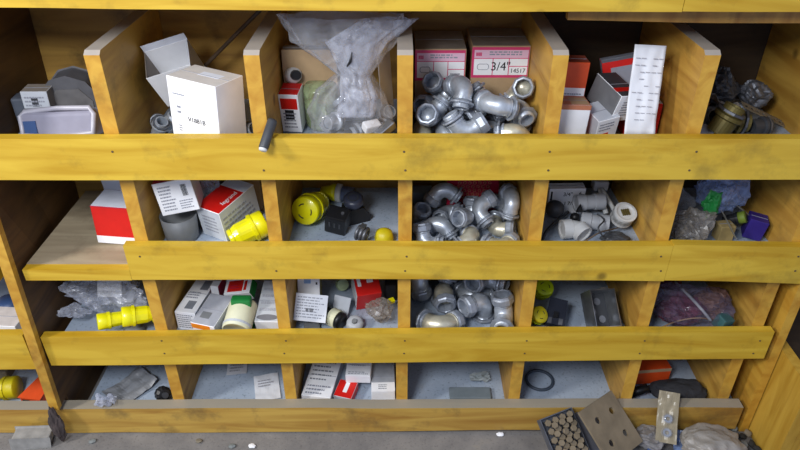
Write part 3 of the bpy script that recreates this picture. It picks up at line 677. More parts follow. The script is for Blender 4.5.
# --- fifth bin: red and white boxes
dm = (.06, .045, .165)
o = carton('tall_red_box', 'orange-red box upright at the back left with a white label', 'box', *dm, (ORANGE, ORANGE, ORANGE, ORANGE, plain('dull_red', (150, 70, 50), var=.15), ORANGE))
patch(o, dm, 'front', .22, .50, .98, .68, WHITE); lines(o, dm, 'front', .3, .52, .9, .62, 3, seed=1, off=.001); put(o, 580, 66, z, (0, 2, 0), (.5, 0, 1))
dm = (.064, .05, .098)
o = carton('white_faced_box', 'box with a blank white front and brown top at the front left', 'box', *dm, (WHITE, ORANGE, WHITE, RED, plain('brick_card', (186, 116, 84), var=.12), WHITE)); patch(o, dm, 'top', .4, .1, .95, .8, KRAFT); patch(o, dm, 'front', .0, .9, 1, 1, plain('brick_card', (0, 0, 0)))
put(o, 574, 104, z + .002, (0, 3, 3), (.5, .05, 1))
dm = (.048, .085, .06)
o = carton('open_grey_box', 'grey-sided white box tilted on its corner in the middle of the red boxes', 'box', *dm, (WHITE, GREYW, WHITE, GREY, CHAR, WHITE)); lines(o, dm, 'front', .25, .2, .7, .8, 6, seed=9); patch(o, dm, 'front', .84, .15, .97, .3, RED); patch(o, dm, 'front', .84, .6, .97, .75, RED); patch(o, dm, 'top', .0, .2, .9, .35, RED)
put(o, 612, 96, z + .055, (14, 6, 24))
dm = (.05, .06, .07)
o = carton('red_white_box', 'small red and white box low between the white front and the grey box', 'box', *dm, (WHITE, RED, WHITE, GREYW, GREYW, WHITE)); patch(o, dm, 'front', .1, .3, .6, .5, RED); lines(o, dm, 'front', .1, .6, .8, .9, 3, seed=4); put(o, 598, 124, z, (14, -6, 20))
dm = (.085, .05, .13)
o = carton('red_box_behind', 'red box leaning behind the long paper sheet', 'box', *dm, (RED, RED, RED, plain('grey_blue_card', (150, 154, 168), var=.1), plain('grey_blue_card', (0, 0, 0)), RED)); patch(o, dm, 'front', .2, .5, .8, .9, plain('grey_blue_card', (0, 0, 0))); put(o, 624, 87, z + .01, (-6, -14, -8))
dm = (.07, .05, .075)
o = carton('red_box_under_sheet', 'red box standing under the foot of the long paper sheet', 'box', *dm, (RED, RED, RED, RED, WHITE, RED)); put(o, 642, 116, z, (0, 0, -4))
bm = sheet('paper', '', '', .060, .172, .004, PAPER, 3, wav=.004, lift=-.006)
o = thing('instruction_sheet', 'long white printed paper sheet hanging over the red boxes', 'paper'); mesh(bm, 'sheet', PAPER, o, True)
bm = bmesh.new(); rnd = random.Random(5)
for j in range(11):
    v = -.07 + j * .013; 
    for i in range(5):
        if rnd.random() < .55 and j > 0:
            u = -.025 + i * .011; zz = .0022 + .004 * (v / .172) ** 2 * 4 - .006 * (v / .172 + .5) ** 2; box(bm, u, u + .008, v, v + .0016, zz, zz + .0012)
mesh(bm, 'print', plain('grey_ink', (170, 170, 178)), o)
put(o, 645, 91, z + .045, (72, 2, -3))

# --- sixth bin: dim heap
hd = [('grey_bag', 'dark grey crumpled bag at the back of the top right heap', (.05, .045, .04), 722, 90, .03, CHAR, .35),
      ('grey_bag', 'grey film wad right of the dark bag in the top right heap', (.035, .03, .03), 745, 98, .02, DARKST, .35)]
for i, (nm, lb, rad, px_, py_, up, m_, am) in enumerate(hd):
    put(crumpled(nm, lb, 'bag', rad, am, 1.6, 20 + i, m_), px_, py_, z + up)
for i, (px_, py_, r_, s_, m_, lb) in enumerate([(724, 122, (10, 20, 30), 1.7, BRASS, 'large brass-coloured coupling in the heap, left of the two'), (744, 124, (95, 0, 80), 1.5, BRASS, 'brass-coloured coupling lying at the front of the heap, right of the two'), (707, 117, (60, 30, 0), 1.3, DARKST, 'dull steel coupling beside the divider in the top right bin'), (736, 108, (80, 0, 150), 1.3, ZINC_DULL, 'dull coupling lying crosswise on the brass ones'), (716, 106, (100, 20, 220), 1.3, DARKST, 'dull coupling under the dark bag'), (760, 126, (90, 40, 100), 1.2, CHAR, 'dark coupling at the right front of the heap')]):
    e = conn(lb, s_, mat=m_); put(e, px_, py_, z + (.012 if i in (3, 4) else 0), r_)
bm = bmesh.new()
fr = [(-.055, -.012), (.055, -.012), (.055, .012), (-.055, .012)]
box(bm, -.055, .055, -.012, -.005, 0, .002); box(bm, -.055, .055, .005, .012, 0, .002)
for i in range(8): box(bm, -.055 + i * .0152, -.055 + i * .0152 + .006, -.005, .005, 0, .002)
o = solid('perforated_strap', 'punched metal strap leaning at the right of the top right heap', 'hardware', bm, RUST); put(o, 768, 113, z + .003, (14, 24, 0))
bm = sheet('', '', '', .03, .07, .01, None, 5, wav=.012); o = solid('film_scrap', 'pale twisted film scrap across the top right heap', 'scrap', bm, plain('dull_film', (130, 124, 116), rough=.4)); put(o, 728, 103, z + .045, (20, 30, 70))
bm = bmesh.new(); box(bm, -.025, .025, -.015, .015, 0, .02); bevel(bm, .003); o = solid('white_tag', 'pale tag at the bottom left of the top right heap', 'tag', bm, GREYW); put(o, 706, 130, z + .01, (10, 0, 20))
bm = bmesh.new(); box(bm, -.012, .012, -.01, .01, 0, .03); bevel(bm, .002); o = solid('red_stopper', 'small dull red cap beside the divider in the top right bin', 'cap', bm, plain('dull_red', (0, 0, 0))); put(o, 706, 97, z + .04, (0, 20, 0))

# ================================================================ second row
z = FZ[2]
dm = (.096, .075, .098); zl = (1.205 - FH[2] - .008) * D
o = carton('red_carton', 'red carton with a white foot and grey raised lid in the second row left', 'box', *dm, (RED, WHITE, RED, GREYW, INNER, WHITE), seams=False)
patch(o, dm, 'front', 0, 0, 1, .2, WHITE, 'white_band'); flap(o, dm, 'back', .072, -12, plain('lid_grey', (176, 180, 190), var=.05), 'lid')
patch(o, dm, 'front', 0, .985, 1, 1, CRIM, 'edge', .0005)
put(o, 111, 208, zl, (0, 3, -3), (.5, 0, .58))
# bin 2
bm = bmesh.new(); lathe(bm, [(0, 0), (.034, 0), (.037, .004), (.041, .062), (.039, .062), (.036, .006), (0, .006)], 32)
o = solid('grey_cup', 'grey plastic cup under the white printed box', 'cup', bm, GREY, smooth=True); put(o, 178, 226, z, (0, 0, 0))
dm = (.082, .07, .078)
o = carton('printed_box', 'white printed box with a crimson lid sitting on the grey cup', 'box', *dm, (WHITE, GREYW, WHITE, WHITE, CRIM, WHITE))
lines(o, dm, 'front', .1, .1, .5, .9, 8, seed=12); lines(o, dm, 'front', .55, .1, .92, .4, 4, seed=14); bars(o, dm, 'front', .7, .5, .85, .85, 7, 3)
put(o, 173, 186, z + .063, (-4, -8, 8), (.45, 0, 1))
dm = (.072, .12, .082)
o = carton('red_lid_box', 'white box with a red printed lid lying lengthwise beside the yellow plug', 'box', *dm, (WHITE, GREYW, WHITE, WHITE, RED, WHITE), seams=False)
patch(o, dm, 'top', 0, .72, 1, 1, INNER); lettering(o, dm, 'top', .76, .44, .017, 'legrand', WHITE, .0008, .2, 90); lines(o, dm, 'right', .05, .2, .9, .8, 4, seed=6); lines(o, dm, 'front', .2, .2, .8, .8, 5, seed=7); patch(o, dm, 'front', .02, .02, .98, .98, GREYW)
put(o, 226, 212, z + .003, (8, 0, -30))
o = plug('yellow connector lying with its cord grip to the lower left, in the second bin', .031, .088, YEL, slots=0); put(o, 249, 228, z, (76, 0, 118))
o = plug('lime plug with a dark bore behind the red-lidded box', .026, .055, LIME, ring=YEL, face=CHAR); put(o, 226, 186, z + .03, (30, 0, 20))
o = plug('lime plug mostly hidden between the printed box and the red-lidded box', .02, .05, LIME); put(o, 199, 205, z, (70, 0, 20))
bm = bmesh.new(); box(bm, -.024, .024, -.008, .008, 0, .09); o = solid('brown_card_slip', 'brown card slip upright behind the yellow connector', 'card', bm, KRAFT); put(o, 252, 193, z, (0, 0, 0))
put(crumpled('small_bag', 'grey translucent bag behind the printed box with crimson lid', 'bag', (.035, .03, .04), .5, 1.7, 31, FILMW), 205, 189, z + .03)
# bin 3
o = plug('big yellow locking connector with curved slots, standing face forward', .034, .088, YEL, neck=.6); put(o, 306, 205, z, (76, 0, -18))
o = thing('cord_connector', 'yellow and blue-grey cord cap lying behind the black parts', 'electrical plug')
bm = bmesh.new(); lathe(bm, [(0, 0), (.012, 0), (.017, .02), (.022, .03), (.022, .04), (0, .04)], 24); mesh(bm, 'yellow_shell', YEL, o, True)
bm = bmesh.new(); lathe(bm, [(0, .0405), (.0235, .0405), (.0235, .052), (.020, .054), (0, .054)], 24); mesh(bm, 'white_ring', PVCW, o, True)
bm = bmesh.new(); lathe(bm, [(0, .0545), (.019, .0545), (.018, .085), (0, .085)], 24); mesh(bm, 'grey_sleeve', plain('blue_grey', (96, 108, 136), rough=.3), o, True)
put(o, 338, 193, z, (90, 0, 98 - 20))
o = thing('round_outlet', 'dark grey round outlet lying on the black bracket', 'outlet')
bm = bmesh.new(); lathe(bm, [(0, 0), (.020, 0), (.024, .004), (.024, .016), (.018, .022), (0, .022)], 26); mesh(bm, 'body', plain('blue_char', (58, 62, 78), rough=.35), o, True)
bm = bmesh.new(); lathe(bm, [(.010, .0215), (.013, .0215), (.013, .0235), (.010, .0235), (.010, .0215)], 20); mesh(bm, 'face_ring', CHAR, o)
put(o, 352, 203, z + .03, (20, 0, 0))
bm = bmesh.new(); prism(bm, [(-.026, 0), (.026, 0), (.03, .012), (.012, .034), (-.022, .034)], -.022, .022, 'Y'); bevel(bm, .003)
o = solid('black_bracket', 'black plastic bracket under the round outlet', 'electrical part', bm, BLACK); put(o, 356, 214, z, (0, 0, 25))
o = thing('black_receptacle', 'black square receptacle at the front beside the bracket', 'outlet')
bm = bmesh.new(); box(bm, -.025, .025, -.022, .022, 0, .05); bevel(bm, .004); mesh(bm, 'body', BLACK, o)
bm = bmesh.new()
for dx in (-.012, 0, .012): box(bm, dx - .002, dx + .002, -.0232, -.0222, .022, .036)
mesh(bm, 'slots', CHAR, o); bm = bmesh.new(); lathe(bm, [(0, 0), (.004, 0), (.004, .003), (0, .003)], 10, Matrix.Translation((.012, 0, .0505))); mesh(bm, 'screw', DARKST, o)
put(o, 339, 220, z, (12, 8, -14))
o = thing('wire_clamp', 'grey cable clamp with a pale screw beside the small yellow cap', 'clamp')
bm = bmesh.new()
for q in range(3): tube(bm, arc((0, q * .009 - .009, .016), .015, 0, 2 * math.pi * 15 / 16, 15), .004, 8, closed=True)
mesh(bm, 'coil', DARKST, o, True); bm = bmesh.new(); box(bm, -.008, .008, -.006, .006, .034, .039); mesh(bm, 'screw_head', STEEL, o)
put(o, 362, 233, z + .01, (10, 0, 70))
bm = bmesh.new(); lathe(bm, [(0, 0), (.021, 0), (.022, .014), (.018, .030), (.008, .036), (0, .037)], 26); o = solid('yellow_stopper', 'small yellow domed cap in the right front corner by the black parts', 'cap', bm, YELD, smooth=True); put(o, 384, 236, z, (0, 0, 0))
# bin 4 crimson mesh
o = thing('mesh_crate', 'crimson plastic mesh panel with tan cells behind the second row elbows', 'crate')
bm = bmesh.new(); box(bm, -.062, -.042, -.002, .002, 0, .085); box(bm, .042, .062, -.002, .002, 0, .085); box(bm, -.042, .042, .0005, .002, 0, .085); mesh(bm, 'panel', CRIM, o)
bm = bmesh.new()
for i in range(7):
    for j in range(8): 
        x = -.036 + i * .012 + (.004 if j % 2 else 0); lathe(bm, [(.0028, 0), (.0044, 0), (.0044, .003), (.0028, .003), (.0028, 0)], 6, Matrix.Translation((x, .0003, .007 + j * .0102)) @ Matrix.Rotation(math.pi / 2, 4, 'X'))
mesh(bm, 'cells', plain('tan_mesh', (196, 120, 96)), o)
put(o, 473, 189, z, (-3, 0, 0), (.5, 1, .75))
o.location.y = .197 * D; o.location.z = z + .0005
bm = bmesh.new(); box(bm, -.05, .0, -.02, .02, 0, .05); bevel(bm, .002); o = solid('flat_grey_box', 'flat grey box at the back left behind the second row elbows', 'box', bm, plain('slab_grey', (112, 122, 128), var=.1)); 
o.location = (.055 * D + .016, .207 * D + .01, z + .0005)
# bin 5 PVC fittings
dm = (.088, .03, .07)
o = carton('labelled_white_box', 'white box marked 3/4 and 6 behind the black cord', 'box', *dm, WHITE)
lettering(o, dm, 'front', .52, .78, .014, '3/4"', BLACKINK); lettering(o, dm, 'front', .86, .80, .014, '6', BLACKINK); lettering(o, dm, 'front', .6, .42, .014, 'I 7/8', BLACKINK); patch(o, dm, 'front', .05, .55, .1, .9, BLACKINK)
put(o, 568, 189, z, (0, 0, 2), (.5, 0, 1))
def pvc(label, pts, r, mat, flare=1.25, name='pvc_elbow', inner=None):
    t = thing(name, label, 'pipe fitting'); pts = [Vector(p) for p in pts]
    bm = bmesh.new(); tube(bm, pts, r, 22); mesh(bm, 'body', mat, t, True)
    for a, b2 in ((pts[0], pts[1]), (pts[-1], pts[-2])):
        dr = (a - b2).normalized(); M = Matrix.Translation(a - dr * .008) @ dr.to_track_quat('Z', 'Y').to_matrix().to_4x4()
        bm = bmesh.new(); lathe(bm, [(r, -.012), (r * flare, -.010), (r * flare, .012), (r * flare * .82, .012), (r * .8, .0085), (0, .0085)], 26, M); mesh(bm, 'socket', mat, t, False)
    if inner:
        bm = bmesh.new(); dr = (pts[-1] - pts[-2]).normalized(); M = Matrix.Translation(pts[-1] + dr * .001) @ dr.to_track_quat('Z', 'Y').to_matrix().to_4x4()
        for q in range(4): box(bm, -.009 + q * .005, -.006 + q * .005, -.008, .008, 0, .003, M=M)
        mesh(bm, 'brass_contacts', inner, t)
    return t
o = pvc('grey-white pipe body lying with a narrowing strap, second row fifth bin', [(-.025, 0, 0), (-.01, 0, 0), (.02, 0, 0), (.035, .0, 0)], .018, LGREY, 1.12); put(o, 590, 208, z + .02, (0, 0, 8))
o = pvc('pale pipe body in front of the strap, second row fifth bin', [(-.035, 0, 0), (-.01, 0, 0), (.02, 0, 0)], .018, LGREY, 1.15); put(o, 600, 220, z, (0, 0, -14))
for (px_, py_, up, lb) in ((580, 208, .055, 'black wing clip on the rear pale pipe body'), (590, 218, .037, 'black wing clip on the front pale pipe body')):
    bm = bmesh.new(); prism(bm, [(-.008, 0), (.008, 0), (0, .02)], -.003, .003, 'Y'); o = solid('wing_clip', lb, 'clip', bm, BLACK); put(o, px_, py_, z + up - .012, (0, 0, 10))
o = pvc('round lamp socket with brass contacts inside, second row fifth bin', [(0, 0, 0), (0, 0, .012), (0, 0, .022)], .021, PVCW, 1.25, 'lamp_socket', BRASS); put(o, 618, 219, z + .005, (28, 0, 12))
o = thing('socket_arm', 'white funnel-shaped arm running back from the lamp socket', 'lamp part')
bm = bmesh.new(); tube(bm, [(-.010, .0, .0), (-.02, .055, .038)], [.006, .004], 10); tube(bm, [(.014, 0, 0), (-.012, .055, .038)], [.006, .004], 10); mesh(bm, 'struts', PVCW, o, True)
bm = bmesh.new(); box(bm, -.032, .004, .055, .085, .03, .055); bevel(bm, .004); mesh(bm, 'mounting_block', LGREY, o)
put(o, 605, 196, z + .014, (0, 0, 0))
o = pvc('white pipe elbow at the front of the fifth bin under the cord', [(-.028, 0, 0), (-.008, 0, 0), (.006, -.006, 0), (.012, -.02, -.004)], .020, PVCW, 1.12); put(o, 584, 230, z, (0, 0, 8))
for i, (px_, py_, r, lb) in enumerate(((556, 213, .022, 'large charcoal bulb cap beside the left divider in the fifth bin'), (569, 213, .0115, 'small black ball knob right of the charcoal bulb cap'))):
    bm = bmesh.new(); lathe(bm, [(0, 0), (r * .6, .0), (r, r * .7), (r * .95, r * 1.3), (r * .5, r * 1.8), (0, r * 1.9)], 22); o = solid(['rubber_bulb', 'rubber_ball'][i], lb, 'knob', bm, [CHAR, BLACK][i], smooth=True); put(o, px_, py_, z + .01, (20, 0, 0))
def cord(label, pix, r, mat, name='electric_wire'):
    pts = [unproj(x, y, zz) for x, y, zz in pix]; sm = []
    for i in range(len(pts) - 1):
        p0, p1, p2, p3 = pts[max(i - 1, 0)], pts[i], pts[i + 1], pts[min(i + 2, len(pts) - 1)]
        for k in range(6):
            t = k / 6; sm.append(.5 * ((2 * p1) + (p2 - p0) * t + (2 * p0 - 5 * p1 + 4 * p2 - p3) * t * t + (3 * p1 - p0 - 3 * p2 + p3) * t ** 3))
    sm.append(pts[-1]); bm = bmesh.new(); tube(bm, sm, r, 10); return solid(name, label, 'cord', bm, mat, smooth=True)
cord('dark cord curling from the charcoal bulb cap to the front of the bin', [(568, 212, z + .02), (556, 222, z + .02), (546, 232, z + .012), (542, 243, z + .006)], .004, CHAR)
cord('brown wire arching over the white pipe elbow', [(630, 223, z + .012), (620, 226, z + .02), (604, 230, z + .04), (590, 238, z + .03), (576, 244, z + .01)], .0017, plain('brown_wire', (96, 80, 64)))
cord('short dark wire from the pipe bodies down to the white elbow', [(593, 218, z + .035), (600, 224, z + .03), (594, 232, z + .04), (599, 241, z + .02)], .002, CHAR)
put(crumpled('dark_film_wad', 'dark crumpled film wad at the front under the lamp socket', 'scrap', (.036, .022, .014), .25, 1.2, 44, CHAR), 615, 238, z)
# bin 6
put(crumpled('blue_bag', 'pale blue translucent bag at the back of the second row right bin', 'bag', (.055, .03, .05), .45, 1.3, 51, FILMB), 720, 195, z + .04)
put(crumpled('foil_bag', 'crumpled clear bag catching light at the left front of the right bin', 'bag', (.043, .035, .036), .55, 1.9, 52, FILMT), 693, 223, z)
put(crumpled('green_film', 'bright green crumpled film tucked beside the blue bag', 'scrap', (.018, .014, .024), .6, 1.8, 53, GREEN), 709, 206, z + .045)
put(crumpled('grey_bag', 'grey film bag wedged against the divider in the second row right bin', 'bag', (.03, .03, .035), .5, 1.6, 54, FILM), 688, 200, z + .03)
dm = (.04, .04, .05); o = carton('indigo_box', 'small dark indigo box at the right of the second row right bin', 'box', *dm, PURP); put(o, 753, 226, z, (0, 8, -20))
dm = (.035, .03, .04); o = carton('tan_box', 'small tan box between the crumpled bag and the curved straps', 'box', *dm, plain('tan_card', (170, 148, 96), var=.2)); put(o, 722, 231, z, (0, 0, 6))
for i, (pts, lb) in enumerate([([(705, 192, .075), (718, 202, .07), (732, 203, .07), (744, 212, .05), (753, 222, .03)], 'curved grey metal strap arching rightward over the bin'), ([(714, 204, .07), (722, 214, .06), (728, 226, .05), (735, 240, .02)], 'curved grey metal strap running down to the front of the bin')]):
    bm = bmesh.new(); P3 = [unproj(a, b2, z + c) for a, b2, c in pts]
    V = [[bm.verts.new(p + Vector((0, q, abs(q) * .4 + k)) ) for q, k in ((-.010, 0), (.010, 0), (.010, .0015), (-.010, .0015))] for p in P3]
    for a, b2 in zip(V, V[1:]):
        for k in range(4): bm.faces.new((a[k], a[(k + 1) % 4], b2[(k + 1) % 4], b2[k]))
    bm.faces.new(V[0]); bm.faces.new(V[-1][::-1]); solid('metal_strap', lb, 'strap', bm, plain('strap_grey', (150, 148, 138), rough=.4, metal=.3))
o = plug('green and black cable gland under the curved straps', .014, .05, BLACK, face=plain('olive', (110, 130, 40))); put(o, 739, 220, z + .02, (60, 0, 60))

# ================================================================ third row
z = FZ[3]
dm = (.10, .07, .045); zn = (1.205 - FH[3] - .012) * D
o = carton('address_box', 'white box with a grey address label in the bay left of the post', 'box', *dm, (WHITE, WHITE, WHITE, WHITE, plain('beige_card', (206, 196, 190)), WHITE)); patch(o, dm, 'front', .08, .05, .95, .6, GREYW); lines(o, dm, 'front', .1, .1, .85, .55, 4, seed=3); put(o, 6, 323, zn + .004, (0, 0, -4)); 
bm = bmesh.new(); lathe(bm, [(0, 0), (.03, 0), (.032, .02), (.02, .03), (0, .032)], 20); o = solid('blue_stopper', 'blue plastic cap behind the address box', 'cap', bm, BLUE, smooth=True); put(o, 8, 303, zn, (0, 0, 0))
put(crumpled('clear_bag', 'large crumpled clear plastic bag in the third row left bin', 'bag', (.072, .036, .046), .7, 1.3, 61, FILMW, sub=5), 103, 298, z)
put(crumpled('film_tail', 'twisted corner of film reaching left of the crumpled bag', 'scrap', (.035, .02, .012), .5, 1.5, 62, FILMW), 75, 311, z + .03)
bm = bmesh.new(); box(bm, -.03, .03, -.001, .001, 0, .05); o = solid('white_tag', 'white card tag on top of the crumpled clear bag', 'tag', bm, WHITE); put(o, 111, 286, z + .05, (-30, 0, 0))
for (px_, py_, r_, lb, yaw) in ((116, 318, .020, 'yellow cylindrical plug lying left of the other in the third row left bin', -62), (141, 314, .024, 'yellow cylindrical plug against the divider in the third row left bin', -66)):
    o = plug(lb, r_, .075, YEL, slots=0, neck=.7); put(o, px_, py_, z + .03, (80, 0, yaw))
bm = bmesh.new(); lathe(bm, [(0, 0), (.024, 0), (.026, .01), (.02, .02), (0, .022)], 20); o = solid('grey_disc', 'grey round lid at the front under the yellow plugs', 'lid', bm, GREY, smooth=True); put(o, 134, 329, z)
# bin 2
dm = (.052, .15, .055)
o = carton('long_white_box', 'long white box lying front to back beside the left divider', 'box', *dm, (WHITE, GREYW, WHITE, GREYW, WHITE, WHITE)); lines(o, dm, 'front', .1, .1, .9, .9, 7, seed=21); patch(o, dm, 'top', .35, .1, .75, .3, plain('mid_grey_print', (130, 134, 142))); patch(o, dm, 'top', .5, .6, .9, .85, plain('mid_grey_print', (0, 0, 0))); lines(o, dm, 'top', .1, .35, .9, .55, 3, seed=22)
put(o, 193, 308, z, (0, 0, -9), (.42, .3, .6))
dm = (.062, .10, .04)
o = carton('grey_ended_box', 'grey box with an orange and white end lying next to the long white box', 'box', *dm, (WHITE, GREYW, WHITE, GREYW, plain('soft_grey', (168, 170, 178)), WHITE)); patch(o, dm, 'front', .0, .55, .8, .95, plain('orange_band', (240, 140, 30))); patch(o, dm, 'top', .2, .2, .6, .4, GREY)
put(o, 214, 315, z + .008, (8, 0, -16))
o = thing('cream_canister', 'cream round canister lying in the second third-row bin', 'canister')
bm = bmesh.new(); lathe(bm, [(0, 0), (.028, 0), (.033, .003), (.034, .008), (.034, .078), (.031, .080), (.030, .077), (0, .077)], 32); mesh(bm, 'wall', CREAM, o, True)
bm = bmesh.new(); lathe(bm, [(.0342, .066), (.0352, .066), (.0352, .072), (.0342, .072), (.0342, .066)], 28); mesh(bm, 'foot_ring', GREYW, o)
put(o, 240, 317, z, (108, 0, -6))
bm = bmesh.new(); box(bm, -.024, .024, -.012, .012, 0, .09); bevel(bm, .005); o = solid('green_carton', 'green block behind the cream canister', 'block', bm, GREEN); put(o, 243, 312, z, (0, 0, 0))
dm = (.07, .045, .032)
o = carton('red_logo_box', 'white box with a red panel near the back of the second third-row bin', 'box', *dm, (WHITE, GREEN, WHITE, GREEN, WHITE, WHITE), seams=False); patch(o, dm, 'top', .12, .15, .7, .85, RED); lines(o, dm, 'top', .2, .3, .6, .6, 2, CRIM, off=.0009); patch(o, dm, 'top', .75, .2, .85, .8, RED); put(o, 243, 288, z + .03, (22, -12, -8))
dm = (.02, .05, .05); o = carton('red_slip_box', 'thin white and red box behind the grey box in the third row', 'box', *dm, (WHITE, CRIM, WHITE, RED, WHITE, WHITE)); put(o, 219, 288, z + .02, (0, 0, -8))
dm = (.058, .13, .042)
o = carton('open_end_box', 'long white box with a torn open end at the right of the bin', 'box', *dm, (WHITE, GREYW, WHITE, GREYW, GREYW, WHITE)); lines(o, dm, 'top', .1, .2, .9, .85, 4, plain('faint_ink', (176, 178, 186)), seed=2)
bm = bmesh.new(); M, su, sv = face_m('top', *dm); lathe(bm, [(0, 0), (1, 0)], 20, M @ Matrix.Translation((su * .5, sv * .1, .0006)) @ Matrix.Diagonal((.026, .009, 1, 1))); mesh(bm, 'torn_mouth', plain('torn_shadow', (120, 120, 126)), o)
put(o, 265, 306, z, (12, 0, -2))
# bin 3
dm = (.055, .045, .10)
o = carton('tall_white_box', 'tall white carton leaning at the left back of the third third-row bin', 'box', *dm, (WHITE, plain('olive_side', (120, 112, 60)), WHITE, WHITE, WHITE, WHITE)); patch(o, dm, 'front', .3, .75, .6, .9, plain('pale_blue_print', (150, 180, 220))); patch(o, dm, 'front', .82, .72, .9, .78, BLACKINK)
put(o, 310, 291, z, (-24, 0, 0))
bm = bmesh.new(); dm = (.078, .0012, .066); box(bm, -.039, .039, -.0006, .0006, 0, .066)
o = thing('label_card', 'white printed label card propped on the tall white carton', 'card'); mesh(bm, 'card', PAPER, o); lines(o, dm, 'front', .06, .1, .94, .92, 8, seed=41); bars(o, dm, 'front', .35, .35, .6, .48, 8, 2); put(o, 310, 309, z + .03, (-38, 4, -4))
dm = (.062, .075, .07)
o = carton('red_box', 'red box with a white side and white mark, upright in the third row', 'box', *dm, (RED, RED, RED, WHITE, RED, WHITE), seams=False); patch(o, dm, 'top', .1, .35, .25, .7, WHITE); patch(o, dm, 'top', .5, .45, .75, .7, WHITE)
put(o, 371, 291, z + .002, (22, 0, 14))
dm = (.04, .0015, .05); o = carton('grey_card', 'grey card flap standing behind the black and white coupling', 'card', .045, .003, .055, GREYW, seams=False); put(o, 341, 307, z, (-35, 0, -20))
o = thing('hose_coupling', 'black and white hose coupling lying at the front of the bin', 'coupling')
bm = bmesh.new(); lathe(bm, [(0, 0), (.016, 0), (.018, .006), (.020, .03), (0, .03)], 24); mesh(bm, 'black_body', BLACK, o, True)
bm = bmesh.new(); lathe(bm, [(0, .0302), (.0235, .0302), (.0235, .052), (0, .052)], 24); mesh(bm, 'white_band', CREAM, o, False)
bm = bmesh.new(); lathe(bm, [(0, .0522), (.022, .0522), (.020, .062), (0, .062)], 24); mesh(bm, 'black_lip', BLACK, o, True)
put(o, 334, 318, z, (90, 0, 55))
o = thing('clear_dial', 'translucent grey round knob right of the hose coupling', 'knob')
bm = bmesh.new(); lathe(bm, [(0, 0), (.02, 0), (.022, .008), (.018, .018), (.006, .02), (0, .018)], 26, shape=lambda a: 1 + .04 * math.cos(9 * a)); mesh(bm, 'rim', LGREY, o, True); bm = bmesh.new(); lathe(bm, [(0, .0205), (.007, .0205), (.006, .026), (0, .026)], 12); mesh(bm, 'stem', GREY, o); put(o, 355, 323, z, (24, 0, 0))
put(crumpled('parts_bag', 'small clear bag with brown parts by the red box', 'bag', (.032, .028, .022), .5, 1.8, 71, FILMT), 383, 311, z)
bm = bmesh.new(); box(bm, -.008, .008, -.006, .006, 0, .01); o = solid('yellow_tag', 'tiny yellow tag on the small clear bag', 'tag', bm, YEL); put(o, 391, 301, z + .03, (20, 0, 30))
bm = bmesh.new(); box(bm, -.007, .007, -.005, .005, 0, .008); o = solid('white_chip', 'tiny white chip at the lower left of the small clear bag', 'tag', bm, WHITE); put(o, 378, 316, z + .03, (30, 0, -30))
bm = bmesh.new(); box(bm, -.015, .015, -.015, .015, 0, .06); bevel(bm, .004); o = solid('black_block', 'black block behind the red box against the divider', 'block', bm, BLACK); put(o, 391, 289, z, (10, 0, 0))
o = plug('pale green wing plug at the back of the third bin, third row', .016, .03, plain('pale_green', (190, 206, 160)), slots=0); put(o, 342, 284, z, (60, 0, 30))
bm = bmesh.new(); box(bm, -.02, .02, -.014, .014, 0, .012); bevel(bm, .004); o = solid('clear_clip', 'flat grey clip in the front left corner of the third bin, third row', 'clip', bm, GREY); put(o, 312, 327, z, (0, 0, 8))
# bin 5
o = plug('lime locking plug, upper of two beside the divider', .023, .05, LIME); put(o, 543, 291, z + .01, (28, 0, 8))
o = plug('lime locking plug, lower of two beside the divider', .021, .045, LIME, face=YELD); put(o, 535, 318, z + .004, (42, 0, 40))
o = thing('black_breaker', 'black circuit breaker lying between the lime plugs and the steel box', 'breaker')
bm = bmesh.new(); prism(bm, [(-.022, -.033), (.022, -.033), (.022, .033), (-.018, .036)], 0, .02, 'Z'); bevel(bm, .002); mesh(bm, 'body', plain('blue_black', (34, 38, 50), rough=.45), o)
bm = bmesh.new(); box(bm, -.006, .006, -.018, -.004, .0202, .028); mesh(bm, 'toggle', BLACK, o); bm = bmesh.new(); box(bm, .008, .018, -.034, -.018, .0202, .022); box(bm, -.018, -.008, -.034, -.018, .0202, .022); mesh(bm, 'terminals', DARKST, o)
put(o, 556, 313, z + .01, (24, 0, -16))
o = thing('steel_junction_box', 'open galvanised steel junction box standing on edge in the third row', 'electrical box')
w_, d_, h_ = .066, .092, .048; k = .0016
bm = bmesh.new(); box(bm, -w_ / 2, w_ / 2, -d_ / 2, d_ / 2, -k, -.0002); mesh(bm, 'base', plain('shaded_base', (58, 60, 64), rough=.5), o); bm = bmesh.new()  # floor plate coloured dark to stand for the shade inside the open box
for (a, b2, c, e) in ((-w_ / 2, w_ / 2, -d_ / 2, -d_ / 2 + k), (-w_ / 2, w_ / 2, d_ / 2 - k, d_ / 2), (-w_ / 2, -w_ / 2 + k, -d_ / 2 + k, d_ / 2 - k), (w_ / 2 - k, w_ / 2, -d_ / 2 + k, d_ / 2 - k)): box(bm, a, b2, c, e, 0, h_)
mesh(bm, 'shell', STEEL, o)
for q, (x, y) in enumerate(((-.01, .0), (.012, -.02), (.006, .024))):
    bm = bmesh.new(); lathe(bm, [(0, .0025), (.009, .0025), (.009, .0016)], 20, Matrix.Translation((x, y, 0))); mesh(bm, 'knockout', DARKST, o)
for s_ in (-1, 1):
    bm = bmesh.new(); box(bm, -.008, .008, s_ * (d_ / 2 + .0005), s_ * (d_ / 2 + .002) if s_ > 0 else s_ * (d_ / 2 + .0021), h_ - .004, h_ + .010); mesh(bm, 'screw_ear', STEEL, o)
put(o, 601, 309, z, (40, 6, 12))
